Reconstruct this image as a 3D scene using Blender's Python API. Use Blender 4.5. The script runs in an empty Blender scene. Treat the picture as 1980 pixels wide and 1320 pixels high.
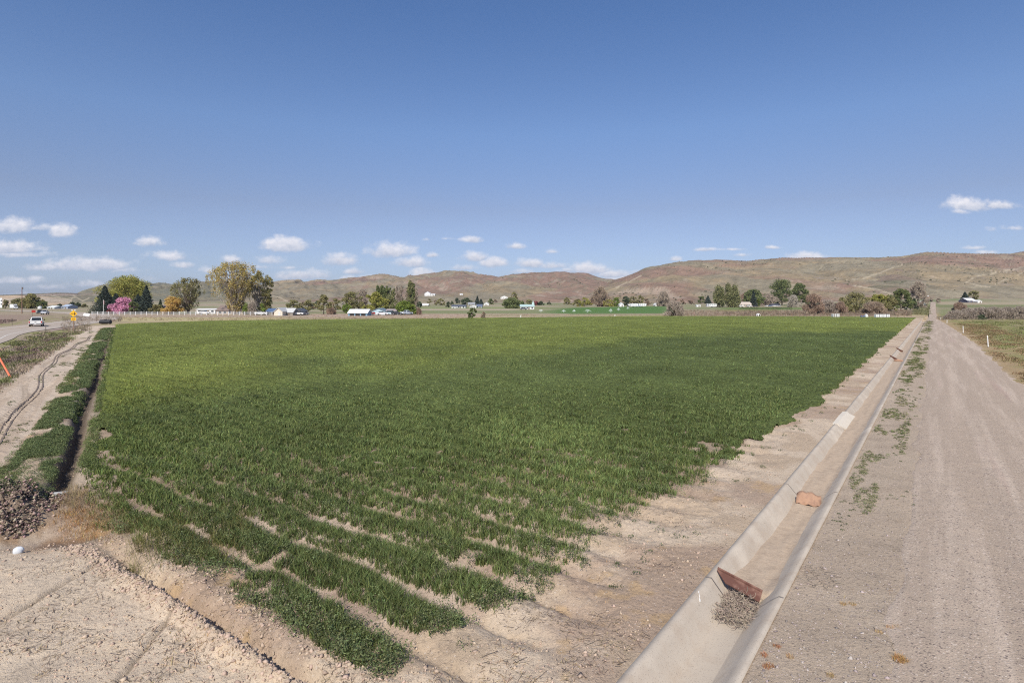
import bpy, bmesh, math, random
import numpy as np
from mathutils import Vector, Matrix
C = bpy.context
sc = C.scene
R_ = math.radians
rng = np.random.default_rng(7)
random.seed(7)
F, CX, HY, CH = 1120.0, 990.0, 588.0, 4.5      # focal (px of the 1980 wide photo), centre column, horizon row, eye height

# ---------------------------------------------------------------- camera
cam = bpy.data.cameras.new('camera'); co = bpy.data.objects.new('camera', cam); sc.collection.objects.link(co)
co.location = (0, 0, CH); co.rotation_euler = (R_(90), 0, 0)
cam.sensor_width = 36; cam.lens = 36 * F / 1980; cam.shift_y = -(660 - HY) / 1980
cam.clip_start = .1; cam.clip_end = 60000
sc.camera = co
# ---------------------------------------------------------------- sun, sky, exposure
SUN_AZ = math.atan2(-.22, -.975)      # x,y direction towards the sun: behind the camera, a little left
SUN_EL = R_(44)
sd = Vector((math.sin(SUN_AZ) * math.cos(SUN_EL), math.cos(SUN_AZ) * math.cos(SUN_EL), math.sin(SUN_EL)))
sl = bpy.data.lights.new('sun', 'SUN'); so = bpy.data.objects.new('sun', sl); sc.collection.objects.link(so)
sl.energy = 4.0; sl.angle = R_(.5); sl.color = (1, .935, .83)
so.rotation_euler = sd.to_track_quat('Z', 'Y').to_euler()
sc.view_settings.view_transform = 'Standard'; sc.view_settings.look = 'None'
sc.view_settings.exposure = 0.38; sc.view_settings.gamma = 1
sc.cycles.max_bounces = 5; sc.cycles.transparent_max_bounces = 12
sc.cycles.use_denoising = False; sc.cycles.filter_width = 1.15

w = bpy.data.worlds.new("World"); sc.world = w; w.use_nodes = True
N = w.node_tree.nodes; L = w.node_tree.links; N.clear()
def nd(t, **k):
    n = N.new(t)
    for a, b in k.items(): setattr(n, a, b)
    return n
def plug(v, s):
    if isinstance(v, (int, float)): s.default_value = v
    elif isinstance(v, tuple): s.default_value = v
    else: L.new(v, s)
def m(op, a, b=0.0, c=None, clamp=False):
    n = nd('ShaderNodeMath', operation=op, use_clamp=clamp)
    plug(a, n.inputs[0]); plug(b, n.inputs[1])
    if c is not None: plug(c, n.inputs[2])
    return n.outputs[0]
sky = nd('ShaderNodeTexSky', sky_type='NISHITA', sun_disc=False)
sky.sun_elevation = SUN_EL; sky.sun_rotation = SUN_AZ; sky.altitude = 700; sky.air_density = 1.0; sky.dust_density = 1.2; sky.ozone_density = 1.6
tc = nd('ShaderNodeTexCoord'); sp = nd('ShaderNodeSeparateXYZ'); L.new(tc.outputs['Generated'], sp.inputs[0])
ysafe = m('MAXIMUM', sp.outputs[1], .05)
U = m('DIVIDE', sp.outputs[0], ysafe); V = m('DIVIDE', sp.outputs[2], ysafe)
cv = nd('ShaderNodeCombineXYZ'); plug(U, cv.inputs[0]); plug(m('MULTIPLY', V, 1.35), cv.inputs[1])
def noise(scale, det, rough, vec, off=0):
    n = nd('ShaderNodeTexNoise', noise_dimensions='3D'); n.inputs['Scale'].default_value = scale
    n.inputs['Detail'].default_value = det; n.inputs['Roughness'].default_value = rough
    a = nd('ShaderNodeVectorMath', operation='ADD'); L.new(vec, a.inputs[0]); a.inputs[1].default_value = (off, off * .7, off * .3)
    L.new(a.outputs[0], n.inputs['Vector']); return n.outputs['Fac']
n1 = noise(26, 6, .62, cv.outputs[0]); n2 = noise(60, 5, .6, cv.outputs[0], 3.3); n0 = noise(9, 3, .5, cv.outputs[0], 9.1)
# group: one cumulus, (u, v, u0, v0, 1/a, 1/b up, weight) -> mask, relative height
cg = bpy.data.node_groups.new('cumulus', 'ShaderNodeTree')
for nm in ('u', 'v', 'u0', 'v0', 'ia', 'ib', 'w', 'M', 'H'):
    cg.interface.new_socket(nm, in_out='INPUT', socket_type='NodeSocketFloat')
for nm in ('M', 'H'): cg.interface.new_socket(nm, in_out='OUTPUT', socket_type='NodeSocketFloat')
gi = cg.nodes.new('NodeGroupInput'); go = cg.nodes.new('NodeGroupOutput')
def gm(op, a, b=0.0):
    n = cg.nodes.new('ShaderNodeMath'); n.operation = op
    for i, v in enumerate((a, b)):
        if isinstance(v, (int, float)): n.inputs[i].default_value = v
        else: cg.links.new(v, n.inputs[i])
    return n.outputs[0]
du = gm('MULTIPLY', gm('SUBTRACT', gi.outputs['u'], gi.outputs['u0']), gi.outputs['ia'])
dv = gm('MULTIPLY', gm('SUBTRACT', gi.outputs['v'], gi.outputs['v0']), gi.outputs['ib'])
dvb = gm('MINIMUM', gm('MULTIPLY', dv, 1.9), 0.0); dvt = gm('MAXIMUM', dv, 0.0)
q = gm('SQRT', gm('ADD', gm('MULTIPLY', du, du), gm('ADD', gm('MULTIPLY', dvb, dvb), gm('MULTIPLY', dvt, dvt))))
mm = gm('MULTIPLY', gm('MAXIMUM', gm('SUBTRACT', 1.35, q), 0.0), gi.outputs['w'])
gt = gm('GREATER_THAN', mm, gi.outputs['M'])
cg.links.new(gm('MAXIMUM', mm, gi.outputs['M']), go.inputs['M'])
cg.links.new(gm('ADD', gm('MULTIPLY', gt, dv), gm('MULTIPLY', gm('SUBTRACT', 1.0, gt), gi.outputs['H'])), go.inputs['H'])
CLOUDS = [  # x, y(base-ish centre), half width, half height, weight
 (25,436,52,16,1),(70,440,45,8,.75),(122,446,34,15,.9),(10,478,70,15,1),(35,492,85,8,.7),(150,512,100,15,1),(205,512,50,14,1),(90,516,42,9,.9),(240,522,45,8,.62),
 (296,467,31,11,.92),(330,496,42,11,.85),(350,512,25,8,.8),(445,501,24,8,.9),(520,503,38,10,.8),(556,472,52,17,1.05),(585,532,50,11,1),(653,502,37,13,1),(680,524,28,8,.85),
 (670,539,22,8,.9),(712,538,24,7,.9),(752,484,47,17,1),(792,507,42,12,.95),(840,493,17,6,.9),(817,528,28,12,1),(915,463,24,7,.9),(1000,476,21,7,.92),(922,497,30,10,1),
 (958,507,30,12,1),(905,517,30,7,.8),(1025,509,28,10,1),(1140,520,52,13,1.05),(1100,523,26,7,.9),(1042,537,40,7,.8),(1190,530,38,9,.95),(1205,540,40,9,.9),(1130,534,26,8,1),(1075,513,40,8,.8),
 (1313,500,15,6,.85),(1365,482,26,4,.7),(1490,478,17,4,.75),(1553,497,42,12,1.05),(1570,503,28,6,1),(1433,493,20,4,.62),(1872,395,50,15,1.05),(1930,396,38,9,.95),(1858,408,24,8,.8),(1905,488,28,5,.85),
 (1915,443,22,8,.7),(1950,440,40,7,.6),(1880,479,30,4,.6),(30,541,60,9,.75),(95,555,50,6,.66),(160,549,45,8,.66),(60,568,80,5,.6),(250,540,60,6,.55),(700,553,60,5,.7),(400,523,26,7,.66),(480,515,60,6,.66),
 (870,461,20,4,.55),(828,462,12,5,.55),(1070,485,16,6,.6),(1400,482,60,3,.55),(980,538,16,6,.85),(1010,524,30,6,.7),(1240,525,30,4,.6),(560,517,30,5,.6)]
M_, H_ = 0.0, 0.0
ud = m('ADD', U, m('MULTIPLY', m('SUBTRACT', n0, .5), .03))
for (x, y, a, b, wt) in CLOUDS:
    g = nd('ShaderNodeGroup'); g.node_tree = cg
    plug(ud, g.inputs['u']); plug(V, g.inputs['v'])
    g.inputs['u0'].default_value = (x - CX) / F; g.inputs['v0'].default_value = (HY - y - b * .25) / F
    g.inputs['ia'].default_value = F / a / 1.1; g.inputs['ib'].default_value = F / b / 1.45; g.inputs['w'].default_value = wt
    plug(M_, g.inputs['M']); plug(H_, g.inputs['H']); M_, H_ = g.outputs['M'], g.outputs['H']
nn = m('ADD', m('MULTIPLY', n1, 1.5), m('MULTIPLY', n2, .7))
dens = m('ADD', M_, m('SUBTRACT', nn, 1.55))
mr = nd('ShaderNodeMapRange', interpolation_type='SMOOTHSTEP'); plug(dens, mr.inputs[0]); mr.inputs[1].default_value = -.2; mr.inputs[2].default_value = .62
front = m('GREATER_THAN', sp.outputs[1], .06); hasm = m('GREATER_THAN', M_, .02)
alpha = m('MULTIPLY', m('MULTIPLY', mr.outputs[0], front), m('MULTIPLY', hasm, .97))
hr = nd('ShaderNodeMapRange'); plug(m('ADD', H_, m('MULTIPLY', m('SUBTRACT', n2, .5), 1.6)), hr.inputs[0]); hr.inputs[1].default_value = -.75; hr.inputs[2].default_value = .55
cc = nd('ShaderNodeMix', data_type='RGBA'); L.new(hr.outputs[0], cc.inputs['Factor'])
CLOUD_LO = cc.inputs[6]; CLOUD_HI = cc.inputs[7]
SKY_STR = .085
k = 1 / SKY_STR
CLOUD_LO.default_value = (.30 * k, .36 * k, .485 * k, 1); CLOUD_HI.default_value = (.72 * k, .71 * k, .75 * k, 1)
tint = nd('ShaderNodeMix', data_type='RGBA', blend_type='MULTIPLY'); tint.inputs['Factor'].default_value = 1
L.new(sky.outputs[0], tint.inputs[6]); 
trp = nd('ShaderNodeValToRGB'); plug(sp.outputs[2], trp.inputs[0]); L.new(trp.outputs[0], tint.inputs[7])
cr_ = trp.color_ramp; cr_.elements[0].position = 0; cr_.elements[0].color = (.76, .86, 1.28, 1); cr_.elements[1].position = .45; cr_.elements[1].color = (.69, .89, 1.17, 1)
ce = cr_.elements.new(.16); ce.color = (.86, .79, .90, 1); ce = cr_.elements.new(.07); ce.color = (.80, .81, 1.04, 1); ce = cr_.elements.new(.28); ce.color = (.89, .97, 1.15, 1)
mx = nd('ShaderNodeMix', data_type='RGBA'); plug(alpha, mx.inputs['Factor']); L.new(tint.outputs[2], mx.inputs[6]); L.new(cc.outputs[2], mx.inputs[7])
bg = nd('ShaderNodeBackground'); bg.inputs[1].default_value = SKY_STR; L.new(mx.outputs[2], bg.inputs[0])
wo = nd('ShaderNodeOutputWorld'); L.new(bg.outputs[0], wo.inputs[0])

# ---------------------------------------------------------------- helpers
def lin(r, g, b):
    f = lambda c: (c / 255 / 12.92) if c / 255 <= .04045 else ((c / 255 + .055) / 1.055) ** 2.4
    return (f(r), f(g), f(b))
def ss(a, b, x):
    t = np.clip((x - a) / (b - a), 0, 1); return t * t * (3 - 2 * t)
def _h(ix, iy, s):
    n = (ix.astype(np.int64) * 374761393 + iy.astype(np.int64) * 668265263 + s * 974711) & 0x7fffffff
    n = ((n ^ (n >> 13)) * 1274126177) & 0x7fffffff
    n = (n ^ (n >> 16)) & 0xffff
    return n / 65535.0
def vn(x, y, s=0):
    ix = np.floor(x); iy = np.floor(y); fx = x - ix; fy = y - iy
    fx = fx * fx * (3 - 2 * fx); fy = fy * fy * (3 - 2 * fy)
    a = _h(ix, iy, s); b = _h(ix + 1, iy, s); c = _h(ix, iy + 1, s); d = _h(ix + 1, iy + 1, s)
    return a + (b - a) * fx + (c - a) * fy + (a - b - c + d) * fx * fy
def fbm(x, y, o=4, s=0, g=.5):
    r = 0; a = 1; t = 0
    for i in range(o):
        r = r + a * vn(x * 2 ** i + i * 17.3, y * 2 ** i - i * 9.1, s + i); t += a; a *= g
    return r / t
TH = math.atan2(818, 1120)
DS = (math.sin(TH), math.cos(TH)); DT = (math.cos(TH), -math.sin(TH))      # along / across the concrete ditch
def st(X, Y): return X * DS[0] + Y * DS[1], X * DT[0] + Y * DT[1]
def xy(s, t): return s * DS[0] + t * DT[0], s * DS[1] + t * DT[1]
P0 = (-11.2, 14.3); D2 = (-.56, .8285); N2 = (.8285, .56)                   # along / across the left track
def st2(X, Y): return (X - P0[0]) * D2[0] + (Y - P0[1]) * D2[1], (X - P0[0]) * N2[0] + (Y - P0[1]) * N2[1]
def xy2(s, t): return P0[0] + s * D2[0] + t * N2[0], P0[1] + s * D2[1] + t * N2[1]
TL, TR = -3.05, -1.86
PY = [0, 230, 350, 450, 600, 800, 1100, 2000, 9000]; PZ = [0, 0, .4, 1.3, 2.9, 5.9, 9, 14, 20]
def plain(X, Y):
    Yc = np.maximum(Y, 1.0); u = X / Yc
    z = np.interp(Y, PY, PZ)
    return z + ss(.42, .78, u) * .014 * np.clip(Y - 200, 0, 500)
def groundpt(px, py):      # world point of the plain seen at that place of the photograph
    u = (px - CX) / F; lo, hi = 5.0, 3000.0
    Ys = np.geomspace(lo, hi, 4000); a = HY + F * (CH - plain(u * Ys, Ys)) / Ys
    i = int(np.argmax(a <= py)) if (a <= py).any() else len(Ys) - 1
    Y = float(Ys[i]); return u * Y, Y
YF_X = [150, 230, 400, 640, 840, 1090, 1250, 1500, 1700, 1790]; YF_Y = [112, 128, 153, 168, 177, 200, 214, 212, 200, 186]
def crop_mask(X, Y):
    s, t = st(X, Y); s2, t2 = st2(X, Y); px = CX + F * X / np.maximum(Y, 1)
    e = (fbm(s * .9, t * .9, 3, 51) - .5)
    tr = np.interp(s, [4, 6, 12, 20, 30, 60, 200], [-5.6, -5.2, -4.8, -4.45, -4.1, -4.4, -5.0]) + e * np.interp(s, [15, 30], [1.5, .8])
    fl = .40 + np.clip(1.5 - s2, 0, 12) * .07
    a = np.minimum(tr - t, t2 - fl - e * .6)
    a = np.minimum(a, s - 4.55 - e * .5)
    a = np.minimum(a, np.interp(px, YF_X, YF_Y) + e * 2 - Y)
    return a
def base_h(X, Y):
    s, t = st(X, Y); s2, t2 = st2(X, Y)
    z = plain(X, Y)
    near = ss(70, 25, Y)
    soil = ss(TL + .0, TL - .5, t)                    # field side of the ditch
    c = crop_mask(X, Y)
    left = ss(0, 1.2, t2 + .25 * np.clip(s2, -3, 0))
    ph = s - 5.5 + .05 * np.sin(t * 1.7) + (fbm(s * .7, t * .7, 2, 5) - .5) * .2
    fur = np.cos(2 * np.pi * ph)                       # furrow (bare) at integer phase
    amp = ss(4.75, 5.2, s) * ss(40, 9, s) * .055 * soil * left * ss(-3.6, -5.0, t)
    z = z - amp * fur
    # first deep furrow in front of the crop
    k = soil * left * ss(-4.0, -5.5, t) * ss(-16, -13, t)
    jag = (fbm(s * 4, t * 4, 3, 8) - .5) * .16
    z = z + k * (.15 * np.exp(-((s - 3.92 - jag) / .12) ** 2) - .22 * np.exp(-((s - 4.22 - jag) / .13) ** 2) + .04 * np.exp(-((s - 4.6) / .2) ** 2))
    k2 = soil * ss(-5.2, -5.8, t) * ss(-3.4, -4.4, t) * 0
    # second furrows run on into the bare headland
    k3 = soil * np.exp(-((t + 4.6) / 1.1) ** 2)
    for s0 in (5.4, 6.45, 7.45, 8.5): z = z - k3 * .085 * np.exp(-((s - s0 - jag * .7) / .14) ** 2) * ss(-3.6, -4.4, t)
    # grooves across the dry pan
    for (a0, b0, a1, b1) in ((1.2, -9.9, 3.95, -11.8), (1.6, -6.8, 4.0, -9.0)):
        dx, dy = a1 - a0, b1 - b0; Ln = math.hypot(dx, dy)
        q = ((s - a0) * dy - (t - b0) * dx) / Ln; al = ((s - a0) * dx + (t - b0) * dy) / Ln
        z = z - .045 * np.exp(-((q + jag * .25) / .035) ** 2) * (al < Ln) * ss(-.5, .5, al) + .02 * np.exp(-((q - .09) / .05) ** 2) * (al < Ln)
    # clods and roughness
    rough = ss(60, 14, Y)
    zone = np.clip(ss(3.3, 4.0, s) * ss(5.0, 4.4, s) * left + .25 + .5 * ss(-3.3, -4.3, t) * ss(4.2, 5, s), 0, 1) * soil
    z = z + rough * zone * ((fbm(s * 9, t * 9, 4, 12, .6) - .5) * .10)
    z = z + rough * soil * (fbm(s * 1.4, t * 1.4, 3, 14) - .5) * .09 * ss(TL - .15, TL - .9, t)
    z = z + rough * (1 - soil) * (fbm(s * 2, t * 2, 3, 15) - .5) * .03
    # wheel marks in the gravel road
    # left earth ditch, bank, track
    inl = ss(-3, 1, s2) * ss(118, 108, s2)
    wob = .12 * np.sin(s2 * .33) + .1 * (fbm(s2 * .6, s2 * 0, 2, 30) - .5)
    z = z - inl * .32 * np.exp(-((t2 + .0 - wob) / .22) ** 4) + inl * .07 * np.exp(-((t2 + .75) / .45) ** 2)
    z = z - .05 * np.exp(-((t2 + 2.0 + .3 * np.sin(s2 * .13)) / .05) ** 2) * inl * near
    for o_ in (0, .17):
        gq = np.exp(-((t2 + 2.75 + o_ - .5 * np.sin(s2 * .12 + .6) - .15 * np.sin(s2 * .45)) / .035) ** 2); z = z - .05 * gq * inl * ss(75, 50, s2)
    # washed out basin and dark heap at the near end of the earth ditch
    bx = np.exp(-(((X + 9.3) / 1.5) ** 2 + ((Y - 11.35) / .75) ** 2)); z = z - .22 * bx * ss(20, 12, Y)
    hp = np.exp(-(((X + 11.3) / 1.15) ** 2 + ((Y - 12.75) / .85) ** 2)); z = z + hp * (.38 + (fbm(X * 5, Y * 5, 4, 40, .6) - .5) * 1.1)
    hp2 = np.exp(-(((X + 10.6) / .8) ** 2 + ((Y - 11.75) / .35) ** 2)); z = z + hp2 * (.12 + (fbm(X * 6, Y * 6, 4, 41, .6) - .5) * .5)
    # roadside: shallow swale beside the highway, right pasture undulation
    z = z - .35 * np.exp(-((t2 + 7.0) / 1.6) ** 2) * ss(-2, 6, s2) * ss(60, -10, s2 - 90)
    z = z + ss(20, 60, Y) * (fbm(X * .05, Y * .05, 3, 60) - .5) * .25 * ss(4.5, 8, t)
    return z
def ground_h(X, Y):
    X = np.asarray(X, float); Y = np.asarray(Y, float)
    s, t = st(X, Y); z = base_h(X, Y)
    inn = (t > TL + .005) & (t < TR - .005)
    return np.where(inn, z * 0 - .62, z)
def gz(x, y): return float(base_h(np.array([x]), np.array([y]))[0])

def link(o, parent=None):
    sc.collection.objects.link(o)
    if parent: o.parent = parent
    return o
def npmesh(name, v, f, mats=(), smooth=False, col=None):
    me = bpy.data.meshes.new(name); v = np.asarray(v, np.float32).reshape(-1, 3); f = np.asarray(f, np.int32); k = f.shape[1]
    me.vertices.add(len(v)); me.vertices.foreach_set('co', v.ravel())
    me.loops.add(f.size); me.loops.foreach_set('vertex_index', f.ravel())
    me.polygons.add(len(f)); me.polygons.foreach_set('loop_start', np.arange(0, f.size, k, dtype=np.int32))
    me.polygons.foreach_set('loop_total', np.full(len(f), k, np.int32))
    if smooth: me.polygons.foreach_set('use_smooth', np.ones(len(f), bool))
    for mt in mats: me.materials.append(mt)
    if col is not None:
        a = me.attributes.new('col', 'FLOAT_COLOR', 'POINT')
        c = np.ones((len(v), 4), np.float32); c[:, :3] = col; a.data.foreach_set('color', c.ravel())
    me.update(); me.validate()
    return me
def npobj(name, v, f, mats=(), smooth=False, col=None, parent=None):
    return link(bpy.data.objects.new(name, npmesh(name, v, f, mats, smooth, col)), parent)
def tag(o, label=None, cat=None, group=None, kind=None):
    if label: o['label'] = label
    if cat: o['category'] = cat
    if group: o['group'] = group
    if kind: o['kind'] = kind
    return o
def empty(name, loc, rz=0, label=None, cat=None, group=None):
    o = bpy.data.objects.new(name, None); link(o); o.location = loc; o.rotation_euler = (0, 0, rz); o.empty_display_size = .3
    return tag(o, label, cat, group)
def gridfaces(nr, nc):
    i = np.arange((nr - 1) * (nc - 1)); r = i // (nc - 1); c = i % (nc - 1); a = r * nc + c
    return np.stack([a, a + 1, a + nc + 1, a + nc], 1)

# ---------------------------------------------------------------- materials
def mat(name, col=(.5, .5, .5), rough=.9, metal=0, var=None, bump=None, attr=False, cracks=(), island=0.0, trans=0.0, spec=.3, layers=(), alpha=None):
    """var: [(scale, detail, colour, lo, hi, stretch)] colour patches by noise in object space; bump: [(scale, strength, distance)]"""
    mt = bpy.data.materials.new(name); mt.use_nodes = True; t = mt.node_tree; n = t.nodes; l = t.links; n.clear()
    out = n.new('ShaderNodeOutputMaterial'); b = n.new('ShaderNodeBsdfPrincipled')
    b.inputs['Roughness'].default_value = rough; b.inputs['Metallic'].default_value = metal; b.inputs['Specular IOR Level'].default_value = spec
    tcn = n.new('ShaderNodeTexCoord')
    if attr:
        a = n.new('ShaderNodeAttribute'); a.attribute_name = 'col'; cur = a.outputs['Color']
    else:
        rgb = n.new('ShaderNodeRGB'); rgb.outputs[0].default_value = (*col, 1); cur = rgb.outputs[0]
    def tex(kind, scale, det, stretch):
        vec = tcn.outputs['Object']
        if stretch:
            if len(stretch) > 3:
                m0_ = n.new('ShaderNodeMapping'); m0_.inputs['Rotation'].default_value = (0, 0, stretch[3]); l.new(vec, m0_.inputs[0]); vec = m0_.outputs[0]
            mp = n.new('ShaderNodeMapping'); mp.inputs['Scale'].default_value = stretch[:3]
            l.new(vec, mp.inputs[0]); vec = mp.outputs[0]
        if kind == 'v':
            x = n.new('ShaderNodeTexVoronoi'); x.inputs['Scale'].default_value = scale; l.new(vec, x.inputs['Vector']); return x
        x = n.new('ShaderNodeTexNoise'); x.inputs['Scale'].default_value = scale; x.inputs['Detail'].default_value = det; x.inputs['Roughness'].default_value = .62
        l.new(vec, x.inputs['Vector']); return x
    for (sc_, det, c2, lo, hi, stv) in (var or ()):
        x = tex('n', sc_, det, stv); r = n.new('ShaderNodeMapRange'); r.inputs[1].default_value = lo; r.inputs[2].default_value = hi
        l.new(x.outputs['Fac'], r.inputs[0]); mxn = n.new('ShaderNodeMix'); mxn.data_type = 'RGBA'
        l.new(r.outputs[0], mxn.inputs['Factor']); l.new(cur, mxn.inputs[6])
        if isinstance(c2, (int, float)):       # multiply by a value
            mu = n.new('ShaderNodeMix'); mu.data_type = 'RGBA'; mu.blend_type = 'MULTIPLY'; mu.inputs['Factor'].default_value = 1
            l.new(cur, mu.inputs[6]); mu.inputs[7].default_value = (c2, c2, c2, 1); l.new(mu.outputs[2], mxn.inputs[7])
        else: mxn.inputs[7].default_value = (*c2, 1)
        cur = mxn.outputs[2]
    for (sc_, c2, thr, amt) in layers:           # pebbles: voronoi cells picked by their random colour
        x = tex('v', sc_, 0, None); sep = n.new('ShaderNodeSeparateColor'); l.new(x.outputs['Color'], sep.inputs[0])
        r = n.new('ShaderNodeMath'); r.operation = 'GREATER_THAN'; l.new(sep.outputs[0], r.inputs[0]); r.inputs[1].default_value = thr
        dd = n.new('ShaderNodeMath'); dd.operation = 'LESS_THAN'; l.new(x.outputs['Distance'], dd.inputs[0]); dd.inputs[1].default_value = .42
        mu = n.new('ShaderNodeMath'); mu.operation = 'MULTIPLY'; l.new(r.outputs[0], mu.inputs[0]); l.new(dd.outputs[0], mu.inputs[1])
        mu2 = n.new('ShaderNodeMath'); mu2.operation = 'MULTIPLY'; l.new(mu.outputs[0], mu2.inputs[0]); mu2.inputs[1].default_value = amt
        mxn = n.new('ShaderNodeMix'); mxn.data_type = 'RGBA'; l.new(mu2.outputs[0], mxn.inputs['Factor']); l.new(cur, mxn.inputs[6]); mxn.inputs[7].default_value = (*c2, 1); cur = mxn.outputs[2]
    for (sc_, wd_, amt) in cracks:
        nx_ = tex('n', sc_ * 1.1, 3, None); va = n.new('ShaderNodeVectorMath'); va.operation = 'MULTIPLY_ADD'; l.new(nx_.outputs['Color'], va.inputs[0]); va.inputs[1].default_value = (1.1 / sc_,) * 3; l.new(tcn.outputs['Object'], va.inputs[2])
        vx = n.new('ShaderNodeTexVoronoi'); vx.feature = 'DISTANCE_TO_EDGE'; vx.inputs['Scale'].default_value = sc_; l.new(va.outputs[0], vx.inputs['Vector'])
        r = n.new('ShaderNodeMapRange'); r.inputs[1].default_value = 0; r.inputs[2].default_value = wd_; r.inputs[3].default_value = 1; r.inputs[4].default_value = 0; l.new(vx.outputs['Distance'], r.inputs[0])
        ms_ = tex('n', 1.6, 4, None); r3 = n.new('ShaderNodeMapRange'); r3.inputs[1].default_value = .50; r3.inputs[2].default_value = .60; r3.inputs[4].default_value = amt; l.new(ms_.outputs['Fac'], r3.inputs[0])
        mu = n.new('ShaderNodeMath'); mu.operation = 'MULTIPLY'; l.new(r.outputs[0], mu.inputs[0]); l.new(r3.outputs[0], mu.inputs[1])
        mxn = n.new('ShaderNodeMix'); mxn.data_type = 'RGBA'; l.new(mu.outputs[0], mxn.inputs['Factor']); l.new(cur, mxn.inputs[6]); mxn.inputs[7].default_value = (.12, .09, .07, 1); cur = mxn.outputs[2]
    if island:
        ge = n.new('ShaderNodeNewGeometry'); r = n.new('ShaderNodeMapRange'); r.inputs[3].default_value = 1 - island; r.inputs[4].default_value = 1 + island
        l.new(ge.outputs['Random Per Island'], r.inputs[0]); hs = n.new('ShaderNodeHueSaturation'); l.new(r.outputs[0], hs.inputs['Value']); l.new(cur, hs.inputs['Color'])
        r2 = n.new('ShaderNodeMapRange'); r2.inputs[3].default_value = .5 - island * .07; r2.inputs[4].default_value = .5 + island * .07
        ml = n.new('ShaderNodeMath'); ml.operation = 'FRACT'; m7 = n.new('ShaderNodeMath'); m7.operation = 'MULTIPLY'; m7.inputs[1].default_value = 7.31
        l.new(ge.outputs['Random Per Island'], m7.inputs[0]); l.new(m7.outputs[0], ml.inputs[0]); l.new(ml.outputs[0], r2.inputs[0]); l.new(r2.outputs[0], hs.inputs['Hue'])
        cur = hs.outputs[0]
    l.new(cur, b.inputs['Base Color'])
    last = None
    for (sc_, strg, dist) in (bump or ()):
        x = tex('n', sc_, 4, None); bp = n.new('ShaderNodeBump'); bp.inputs['Strength'].default_value = strg; bp.inputs['Distance'].default_value = dist
        l.new(x.outputs['Fac'], bp.inputs['Height'])
        if last: l.new(last, bp.inputs['Normal'])
        last = bp.outputs[0]
    if last: l.new(last, b.inputs['Normal'])
    sh = b.outputs[0]
    if trans:
        tr = n.new('ShaderNodeBsdfTranslucent'); l.new(cur, tr.inputs[0]); mix = n.new('ShaderNodeMixShader'); mix.inputs[0].default_value = trans
        l.new(sh, mix.inputs[1]); l.new(tr.outputs[0], mix.inputs[2]); sh = mix.outputs[0]
    if alpha is not None:
        tp = n.new('ShaderNodeBsdfTransparent'); mix = n.new('ShaderNodeMixShader'); mix.inputs[0].default_value = alpha
        l.new(tp.outputs[0], mix.inputs[1]); l.new(sh, mix.inputs[2]); sh = mix.outputs[0]
    l.new(sh, out.inputs[0]); return mt
SOIL = (.40, .29, .225); SOILL = (.50, .385, .31)
ALONG = (1, .12, 1, 0)
m_ground = mat('ground', attr=True, cracks=((4.5, .05, .34), (12, .08, .2)), rough=.95, spec=.15, var=[(.9, 6, .84, .5, .72, None), (14, 5, .72, .54, .75, None), (.35, 4, 1.1, .5, .7, None)],
               bump=[(70, .8, .03), (14, .45, .06)], layers=[(34, (.60, .52, .45), .93, .55), (26, (.17, .13, .11), .93, .6), (75, (.20, .15, .12), .90, .45)])
m_gravel = mat('gravel', (.40, .318, .245), rough=.95, spec=.15,
               var=[(1.0, 5, (.50, .405, .32), .46, .62, (1.6, .07, 1, TH)), (.7, 4, (.40, .29, .235), .56, .75, (1.2, .05, 1, TH)), (30, 4, .80, .5, .7, None)],
               layers=[(30, (.66, .56, .48), .86, .6), (24, (.14, .11, .10), .86, .8), (48, (.5, .36, .29), .8, .6), (44, (.15, .12, .11), .84, .6)], bump=[(45, .8, .025), (14, .25, .03)])
m_concrete = mat('concrete', (.46, .395, .32), rough=.85, var=[(2.5, 5, (.42, .345, .27), .45, .68, None), (60, 3, .80, .55, .72, None), (.6, 4, (.56, .485, .395), .52, .7, None)],
                 layers=[(70, (.22, .18, .15), .9, .6)], bump=[(60, .2, .01)])
m_sediment = mat('sediment', (.44, .345, .255), rough=.95, var=[(5, 5, (.37, .285, .21), .45, .68, None), (40, 4, .8, .5, .7, None)], bump=[(30, .4, .02), (6, .4, .05)])
m_asphalt = mat('asphalt', (.40, .335, .275), rough=.9, var=[(.5, 4, (.43, .365, .30), .45, .65, None), (20, 3, .88, .5, .7, None)], bump=[(40, .2, .01)])
m_line = mat('road_paint', (.70, .66, .6), rough=.8, var=[(6, 4, (.4, .35, .31), .52, .62, None)])
m_yline = mat('yellow_road_paint', (.5, .33, .16), rough=.8, var=[(6, 4, (.34, .27, .22), .5, .62, None)])
m_crop = mat('crop_blades', attr=True, island=.5, rough=.55, trans=.3, spec=.25)
m_canopy = mat('crop_canopy', attr=True, rough=.9, spec=.1, var=[(7, 5, .52, .45, .68, None), (30, 4, .55, .48, .66, None), (.4, 4, 1.12, .5, .66, None)], bump=[(10, 1, .18), (3, .8, .2)])
m_weed = mat('weed_leaves', attr=True, island=.4, rough=.6, trans=.25)
m_clod = mat('clods', (.44, .335, .255), island=.2, rough=.95)
m_stone = mat('stones', (.33, .28, .26), island=.5, rough=.9)
m_hills = mat('hillside', attr=True, rough=1, spec=.05, var=[(.045, 6, .80, .48, .66, None), (.3, 5, .82, .5, .66, None), (.012, 5, 1.1, .5, .62, None)], bump=[(.06, .9, 6), (.25, .6, 1.5)])
def simple(name, c, rough=.7, metal=0, var=.85): return mat(name, c, rough, metal, var=[(3, 4, var, .5, .68, None)])
m_rust = mat('rusty_steel', (.13, .06, .045), .85, .1, var=[(7, 5, (.22, .12, .09), .45, .65, None)], bump=[(40, .3, .01)])
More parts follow.
